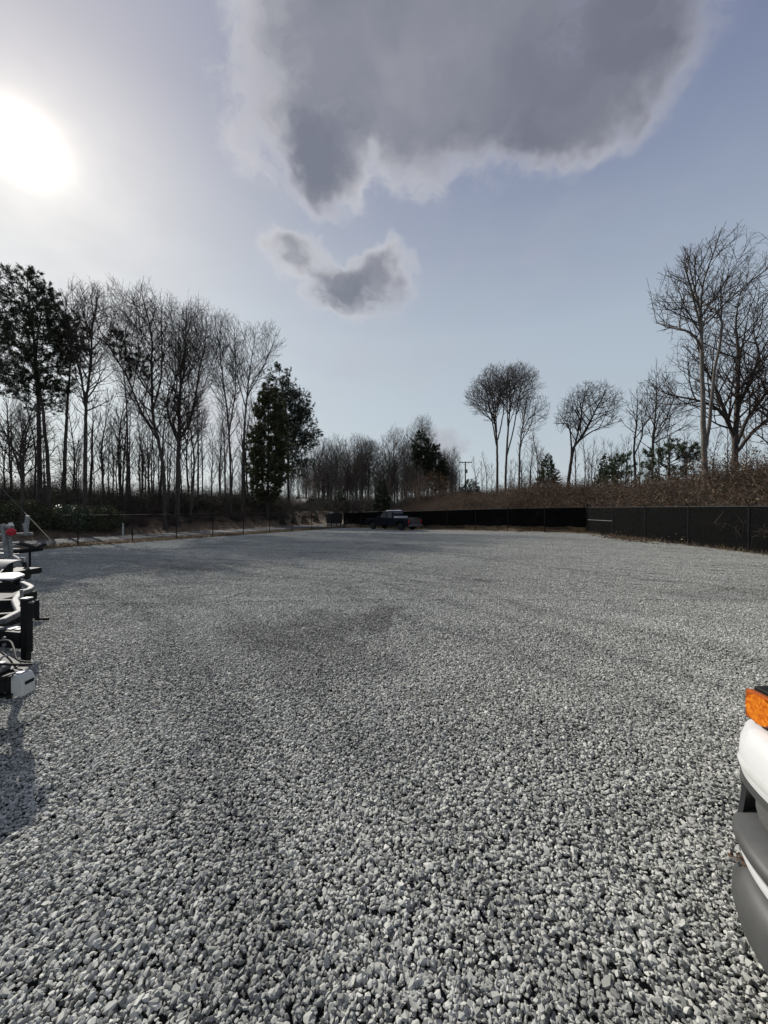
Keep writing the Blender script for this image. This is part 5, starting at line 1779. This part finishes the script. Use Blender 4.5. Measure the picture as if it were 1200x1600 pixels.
    for s_ in (-1, 1):
        d_ = MB().box((1.85, s_ * 0.966, 0.85), (1.05, 0.02, 0.85)).build('door', 'white_paint', root, bevel=0.01)
        MB().box((2.25, s_ * 0.985, 1.1), (0.18, 0.03, 0.04)).build('handle', 'black_plastic', d_)
        MB().add([(1.35, s_ * 0.966, 1.34), (2.3, s_ * 0.966, 1.34), (2.3, s_ * 0.966, 1.86), (1.62, s_ * 0.966, 1.86)], [(0, 1, 2, 3)]).build('side_window', 'glass_dark', root)
        MB().box((1.25, s_ * 1.09, 1.42), (0.12, 0.2, 0.3)).build('mirror', 'black_plastic', root, bevel=0.03)
        for x in (1.02, 4.6):
            wheel(root, (x, s_ * 0.82, 0.36), 0.36, 0.24)
    # dry leaf caught on the bumper ledge
    lc = S(64, 0.50, 0.03)
    rng_ = np.random.default_rng(4)
    q = np.array([[lc[0] + X0, lc[1] + Y0, lc[2] + 0.006]]) + rng_.normal(0, 1, (9, 3)) * np.array([0.008, 0.010, 0.0015])
    o = link('dry_leaf', mesh_np('dry_leaf', *leaves(q, 0.017, rng_, 2, 0.002, 0.85), 'leaf_rust'))
    tag(o, 'crumpled rust-brown dry leaf caught on the van bumper ledge', 'leaf')
van()

# ------------------------------------------------------------------ trailers at the left edge
def cable(name, mat_, parent, pts, r_):
    # smooth catmull-rom path
    P = [Vector(p) for p in pts]
    out = []
    for i in range(len(P) - 1):
        a, b_, c_, d_ = P[max(i - 1, 0)], P[i], P[i + 1], P[min(i + 2, len(P) - 1)]
        for s_ in np.linspace(0, 1, 8, endpoint=False):
            out.append(0.5 * ((2 * b_) + (c_ - a) * s_ + (2 * a - 5 * b_ + 4 * c_ - d_) * s_ ** 2 + (-a + 3 * b_ - 3 * c_ + d_) * s_ ** 3))
    out.append(P[-1])
    return MB().tube(out, r_, 7).build(name, mat_, parent, True)

def trailer_near():
    root = empty('utility_trailer', (-2.6, 2.72, 0), 0, 'black utility trailer nearest the camera, tongue ending in a pale boxed coupler', 'trailer')
    tip = Vector((0.03, 0.0, 0.50))
    # A-frame of two channel beams
    for s_ in (1, -1):
        e = Vector((-1.30, s_ * 0.84, 0.50))
        q = MB()
        q.beam(tip + Vector((-0.03, s_ * 0.035, 0.055)), e + Vector((0, 0, 0.055)), 0.075, 0.012)
        q.beam(tip + Vector((-0.03, s_ * 0.035, -0.075)), e + Vector((0, 0, -0.075)), 0.075, 0.012)
        q.beam(tip + Vector((-0.03, s_ * 0.012, -0.01)), e + Vector((0, -s_ * 0.028, -0.01)), 0.012, 0.118)
        q.build('tongue_beam', 'black_paint', root, bevel=0.003)
    MB().beam((-0.18, -0.10, 0.562), (-0.18, 0.10, 0.562), 0.20, 0.008).build('tongue_plate', 'black_paint', root)
    # coupler with its lock box
    cp = MB().prism([(-0.01, 0.405), (0.072, 0.405), (0.078, 0.43), (0.078, 0.51), (0.055, 0.555), (0.0, 0.56), (-0.01, 0.545)], -0.05, 0.05).build('coupler', 'dusty_white', root, bevel=0.012)
    MB().beam((0.008, 0, 0.564), (0.048, 0, 0.562), 0.068, 0.008).build('lid', 'white_paint', cp, bevel=0.004)
    MB().box((0.0795, 0.0, 0.495), (0.005, 0.066, 0.022)).build('slot', 'black_plastic', cp)
    MB().box((-0.024, 0, 0.475), (0.022, 0.115, 0.17)).build('mount_collar', 'black_plastic', cp, bevel=0.006)
    lt = MB().prism([(-0.20, 0.565), (-0.09, 0.565), (-0.08, 0.60), (-0.12, 0.625), (-0.20, 0.62)], -0.04, 0.04).build('latch', 'galv', root, bevel=0.006)
    MB().tube([(-0.15, 0.0, 0.62), (-0.13, 0.02, 0.66), (-0.09, 0.03, 0.67)], 0.007, 7).build('latch_pin', 'galv', lt, True)
    cable('brake_cable', 'black_plastic', root, [(-0.9, 0.45, 0.60), (-0.6, 0.22, 0.64), (-0.3, 0.05, 0.62), (-0.12, -0.03, 0.63), (-0.03, 0.03, 0.60), (0.04, 0.06, 0.59)], 0.009)
    cable('brake_cable', 'black_plastic', root, [(-0.75, 0.55, 0.58), (-0.42, 0.36, 0.66), (-0.22, 0.2, 0.65), (-0.1, 0.10, 0.61), (0.02, 0.075, 0.60)], 0.007)
    cable('light_cable', 'black_plastic', root, [(-0.5, -0.05, 0.5), (-0.28, -0.14, 0.42), (-0.12, -0.10, 0.36), (-0.10, -0.08, 0.25), (-0.2, -0.12, 0.18), (-0.32, -0.16, 0.22), (-0.36, -0.12, 0.36), (-0.24, -0.10, 0.44), (-0.14, -0.12, 0.36), (-0.16, -0.14, 0.22), (-0.3, -0.18, 0.14), (-0.5, -0.2, 0.2)], 0.011)
    MB().lathe([(0.018, 0), (0.026, 0.02), (0.026, 0.07), (0.016, 0.085)], (-0.13, -0.12, 0.40), 'x', 12).build('plug', 'galv', root, True)
    for s_ in (1, -1):                      # safety chains, each link a ring
        ch = MB()
        p = Vector((-0.06, s_ * 0.05, 0.43))
        for i in range(12):
            c_ = p + Vector((-0.028 * i, s_ * 0.01 * i, -0.10 * math.sin(math.pi * i / 11)))
            pl = [(math.cos(a) * 0.022, math.sin(a) * 0.012) for a in np.linspace(0, 2 * math.pi, 9)[:-1]]
            ch.tube([(c_.x + u, c_.y + (w if i % 2 else 0), c_.z + (0 if i % 2 else w)) for u, w in pl], 0.0035, 5, closed=True)
        ch.build('safety_chain', 'galv', root, True)
    # bed, mostly outside the view
    MB().box((-2.8, 0, 0.48), (3.0, 1.7, 0.08)).build('frame', 'black_paint', root, bevel=0.01)
    for i in range(10):
        MB().box((-2.8, -0.77 + i * 0.171, 0.545), (3.0, 0.16, 0.04)).build('plank', 'wood_deck', root)
    for s_ in (1, -1):
        wheel(root, (-3.0, s_ * 0.98, 0.34), 0.34, 0.2)
    return root
trailer_near()

def trailer_jack():
    root = empty('flatbed_trailer', (-3.05, 3.27, 0), 0, 'black trailer with upright crank jack and bent grey tube frame, second from the camera', 'trailer')
    # jack
    jk = MB().box((0, 0, 0.72), (0.058, 0.058, 0.46)).build('jack', 'black_paint', root, bevel=0.005)
    MB().box((0, 0, 0.956), (0.064, 0.064, 0.012)).build('cap', 'galv', jk)
    MB().box((-0.008, 0, 0.47), (0.046, 0.046, 0.10)).build('inner_leg', 'black_paint', jk)
    MB().tube([(0.025, -0.01, 0.925), (0.085, -0.01, 0.925)], 0.011, 9).build('crank_shaft', 'galv', jk, True)
    MB().box((0.098, -0.01, 0.86), (0.026, 0.024, 0.17)).tube([(0.088, -0.01, 0.782), (0.205, -0.02, 0.786)], 0.012, 9).build('crank_handle', 'black_paint', jk, bevel=0.003)
    # tongue beam and cross members
    MB().beam((-0.03, 0.02, 0.60), (-1.4, 0.35, 0.60), 0.10, 0.14).build('tongue_beam', 'black_paint', root, bevel=0.006)
    for x in (-0.11, -0.19, -0.27):
        MB().box((x, 0.06 - x * 0.1, 0.676), (0.055, 0.08, 0.008), rz=-0.24).build('glint_plate', 'galv', root)  # pale plates added to imitate sun glints along the beam top
    for i in range(2):
        MB().lathe([(0.016, 0), (0.016, 0.012), (0.008, 0.02)], (-0.16, -0.04, 0.57 + i * 0.055), 'y', 8).build('bolt', 'galv', root)
    # bent tube frame
    o = Vector((-3.05, 3.27, 0))
    pts = [Vector((-6.4, 6.1, 0.75)), Vector((-5.3, 5.39, 0.75)), Vector((-4.52, 4.86, 0.75)), Vector((-4.33, 4.71, 0.75)), Vector((-4.22, 4.56, 0.75)), Vector((-4.19, 4.42, 0.75)), Vector((-3.9, 4.05, 0.745)), Vector((-3.45, 3.63, 0.74)), Vector((-3.36, 3.38, 0.73)), Vector((-3.6, 3.1, 0.72)), Vector((-5.0, 2.9, 0.70))]
    mb = MB()
    for a, b_ in zip(pts[:-1], pts[1:]):
        mb.beam(a - o, b_ - o + (b_ - a).normalized() * 0.02, 0.062, 0.05)
    mb.build('bow_tube', 'grey_steel', root, bevel=0.012)
    for a, b_ in (((-3.62, 3.75, 0.66), (-4.6, 3.5, 0.64)), ((-4.1, 4.3, 0.66), (-5.4, 4.2, 0.64)), ((-3.5, 3.45, 0.60), (-4.9, 3.3, 0.60))):
        MB().beam(Vector(a) - o, Vector(b_) - o, 0.06, 0.09).build('cross_member', 'black_paint', root, bevel=0.004)
    MB().tube([(-0.62, 0.62, 0.66), (-0.63, 0.62, 0.9)], 0.014, 7).build('stake', 'galv', root, True)
    for i in range(9):
        MB().box((-2.9 + i * 0.16, 1.15 - i * 0.03, 0.52), (0.11, 1.3, 0.06)).build('plank', 'black_plastic', root)
    rb = MB()
    for i in range(7):
        rb.box((-1.35 - i * 0.035, 1.0 + i * 0.07, 0.52), (0.02, 0.05, 0.30))
    rb.build('radiator_fin', 'black_plastic', root)
    MB().box((-1.5, 1.25, 0.52), (0.4, 0.6, 0.34)).build('tool_box', 'black_plastic', root, bevel=0.02)
    MB().box((-3.2, 1.2, 0.48), (2.4, 1.6, 0.09)).build('frame', 'black_paint', root, bevel=0.01)
    for s_ in (-1, 1):
        wheel(root, (-3.4, 1.2 + s_ * 0.95, 0.34), 0.34, 0.2)
    return root
trailer_jack()

def trailer_plate():
    root = empty('cargo_trailer', (-5.35, 5.45, 0), 0, 'trailer with flat tongue plate coloured white for its sunlit top and rounded pale fender, third from the camera', 'trailer')
    o = Vector((-5.35, 5.45, 0))
    top = [W(-20, 897, 5.2) - o, W(28, 893, 5.35) - o, W(38, 899, 5.15) - o, W(20, 907, 4.85) - o, W(-20, 909, 4.85) - o]
    z = 0.84
    vs_ = [(p.x, p.y, z) for p in top] + [(p.x, p.y, z - 0.02) for p in top]
    n = len(top)
    MB().add(vs_, [tuple(range(n)), tuple(range(2 * n - 1, n - 1, -1))] + [(i, i + n, (i + 1) % n + n, (i + 1) % n) for i in range(n)]).build('tongue_plate', 'white_paint', root)  # white colour stands in for sunlight on the plate top
    nose = MB().add([(top[2].x, top[2].y, z - 0.022), (top[3].x, top[3].y, z - 0.022), (top[3].x - 0.02, top[3].y, z - 0.08), (top[2].x - 0.02, top[2].y, z - 0.16), (top[1].x, top[1].y, z - 0.022), (top[1].x - 0.02, top[1].y, z - 0.16), (top[3].x - 0.1, top[3].y + 0.3, z - 0.1)],
                    [(0, 1, 2, 3), (4, 0, 3, 5), (1, 4, 5, 2), (2, 5, 3), (0, 4, 1)]).build('nose', 'black_paint', root)
    pr = W(34.5, 905, 5.05) - o
    MB().tube([(pr.x + 0.006, pr.y + math.cos(a) * 0.026 - 0.01, 0.775 + math.sin(a) * 0.02) for a in np.linspace(0, 2 * math.pi, 13)[:-1]], 0.008, 6, closed=True).build('ring', 'chrome', nose, True)
    # rounded fender
    fd = MB()
    out = []
    for a in np.linspace(0, 90, 9):
        out.append((math.sin(R(a)), math.cos(R(a))))
    A, B = W(-60, 872, 5.9) - o, W(22, 880, 5.75) - o
    vs_ = []
    for p in (Vector((A.x, A.y, 0)), Vector((B.x, B.y, 0))):
        for (s_, c_) in out:
            vs_.append((p.x - 0.10 * s_, p.y + 0.12 - 0.26 * s_, 0.74 + 0.20 * c_))
    m_ = len(out)
    vs2 = [(x, y, zz - 0.012) for x, y, zz in vs_]
    fs_ = [(i, i + 1, m_ + i + 1, m_ + i) for i in range(m_ - 1)]
    fs2 = [tuple(reversed([q + 2 * m_ for q in f])) for f in fs_]
    cap = [tuple(list(range(m_, 2 * m_)) + list(range(4 * m_ - 1, 3 * m_ - 1, -1)))]
    fd.add(vs_ + vs2, fs_ + fs2 + cap)
    fd.build('fender', 'grey_steel', root, True)
    MB().prism([(B.y - 0.13, 0.73), (B.y + 0.11, 0.92), (B.y + 0.11, 0.5), (B.y - 0.13, 0.5)], B.x - 0.14, B.x - 0.125, 'x').build('fender_skirt', 'black_paint', root)
    wheel(root, (B.x - 0.62, B.y + 0.15, 0.36), 0.36, 0.22)
    MB().beam((0.25, -0.1, 0.62), (-3.0, 0.2, 0.62), 0.10, 0.16).build('frame', 'black_paint', root, bevel=0.01)
    MB().box((-2.0, 0.6, 0.62), (2.4, 1.7, 0.10)).build('deck', 'black_paint', root, bevel=0.01)
    wheel(root, (-2.2, -0.45, 0.34), 0.34, 0.2)
    return root
trailer_plate()

def trailer_galv():
    o = Vector((-7.2, 7.5, gz(-7.2, 7.5)))
    root = empty('boat_trailer', o, 0, 'galvanised boat trailer with winch post and red bow roller at the left edge', 'trailer')
    D_ = 7.5
    def P(px, py, d=D_):
        return W(px, py, d) - o
    MB().beam(P(4, 819), P(11, 872), 0.05, 0.07, up=(1, 0, 0)).build('winch_post', 'galv', root, bevel=0.005)
    MB().beam(P(12, 822, 7.55), P(16, 870, 7.55), 0.07, 0.06, up=(1, 0, 0)).build('winch_post', 'galv', root, bevel=0.005)
    c_ = P(17, 831, 7.45)
    rl = MB().lathe([(0.02, -0.07), (0.055, -0.055), (0.075, -0.02), (0.075, 0.02), (0.055, 0.055), (0.02, 0.07)], c_, 'y', 16).build('bow_roller', 'red_plastic', root, True)
    wn = MB().box(P(15, 823, 7.5), (0.10, 0.10, 0.07)).build('winch', 'galv', root, bevel=0.01)
    MB().tube([P(13, 818), P(19, 817), P(21, 822)], 0.012, 8).build('winch_handle', 'chrome', wn, True)
    MB().beam(P(-30, 837, 7.55), P(50, 834, 7.55), 0.06, 0.05).build('cross_bar', 'galv', root, bevel=0.006)
    MB().beam(P(40, 837, 7.6), P(43, 806, 7.6), 0.045, 0.06, up=(1, 0, 0)).build('guide_post', 'galv', root, bevel=0.005)
    MB().beam(P(42, 836, 7.5), P(38, 818, 7.5), 0.045, 0.05, up=(1, 0, 0)).build('guide_bracket', 'galv', root, bevel=0.005)
    for y in (848, 858, 866):
        MB().beam(P(-40, y + 3, 7.6), P(30, y, 8.0), 0.05, 0.035).build('cross_bar', 'galv', root, bevel=0.004)
    MB().beam(P(18, 869, 7.5), P(34, 878, 7.5), 0.07, 0.07).build('tongue_beam', 'galv', root, bevel=0.006)
    lp = MB().box(P(35, 873, 7.45), (0.09, 0.06, 0.06)).build('coupler', 'chrome', root, bevel=0.01)
    MB().box(P(35, 873, 7.41), (0.02, 0.02, 0.03)).build('latch', 'black_plastic', lp)
    MB().tube([P(37, 878), P(39, 895)], 0.035, 10).build('jack', 'black_paint', root, True)
    wz = MB().lathe([(0.03, -0.03), (0.09, -0.03), (0.09, 0.03), (0.03, 0.03)], P(39, 899), 'y', 16).build('jack_wheel', 'rubber', root, True)
    MB().beam(P(16, 868, 7.5), P(-260, 868, 7.7), 0.10, 0.10).build('frame', 'galv', root, bevel=0.01)
    wheel(root, (-2.4, -0.7, 0.30), 0.3, 0.2)
    wheel(root, (-2.4, 1.0, 0.30), 0.3, 0.2)
    MB().beam((-2.4, -0.7, 0.32), (-2.4, 1.0, 0.32), 0.07, 0.07).build('axle', 'galv', root)
    for y in (-0.35, 0.65):
        MB().beam((-0.8, y, 0.72), (-3.6, y, 0.78), 0.09, 0.07).build('bunk', 'black_plastic', root, bevel=0.008)
    return root
trailer_galv()

def trailer_far():
    o = Vector((-11.3, 12.3, gz(-11.3, 12.3)))
    root = empty('low_trailer', o, 0, 'low dark trailer tongue with upturned tip beyond the galvanised trailer', 'trailer')
    P = lambda px, py, d: W(px, py, d) - o
    MB().beam(P(14, 845, 12.6), P(58, 856, 12.2), 0.10, 0.10).beam(P(57, 856, 12.2), P(70, 851, 12.1), 0.09, 0.07).build('tongue_beam', 'black_paint', root, bevel=0.008)
    MB().beam(P(20, 862, 12.0), P(56, 857, 12.2), 0.08, 0.08).build('tongue_brace', 'black_paint', root, bevel=0.008)
    MB().box((-2.2, 0.3, 0.55), (3.2, 1.6, 0.1)).build('frame', 'black_paint', root)
    MB().tube([P(46, 858, 12.2), (P(46, 858, 12.2).x, P(46, 858, 12.2).y, 0.0)], 0.03, 8).build('stand', 'black_paint', root)
    for s_ in (-0.6, 1.2):
        wheel(root, (-2.4, s_, 0.3), 0.3, 0.18)
trailer_far()
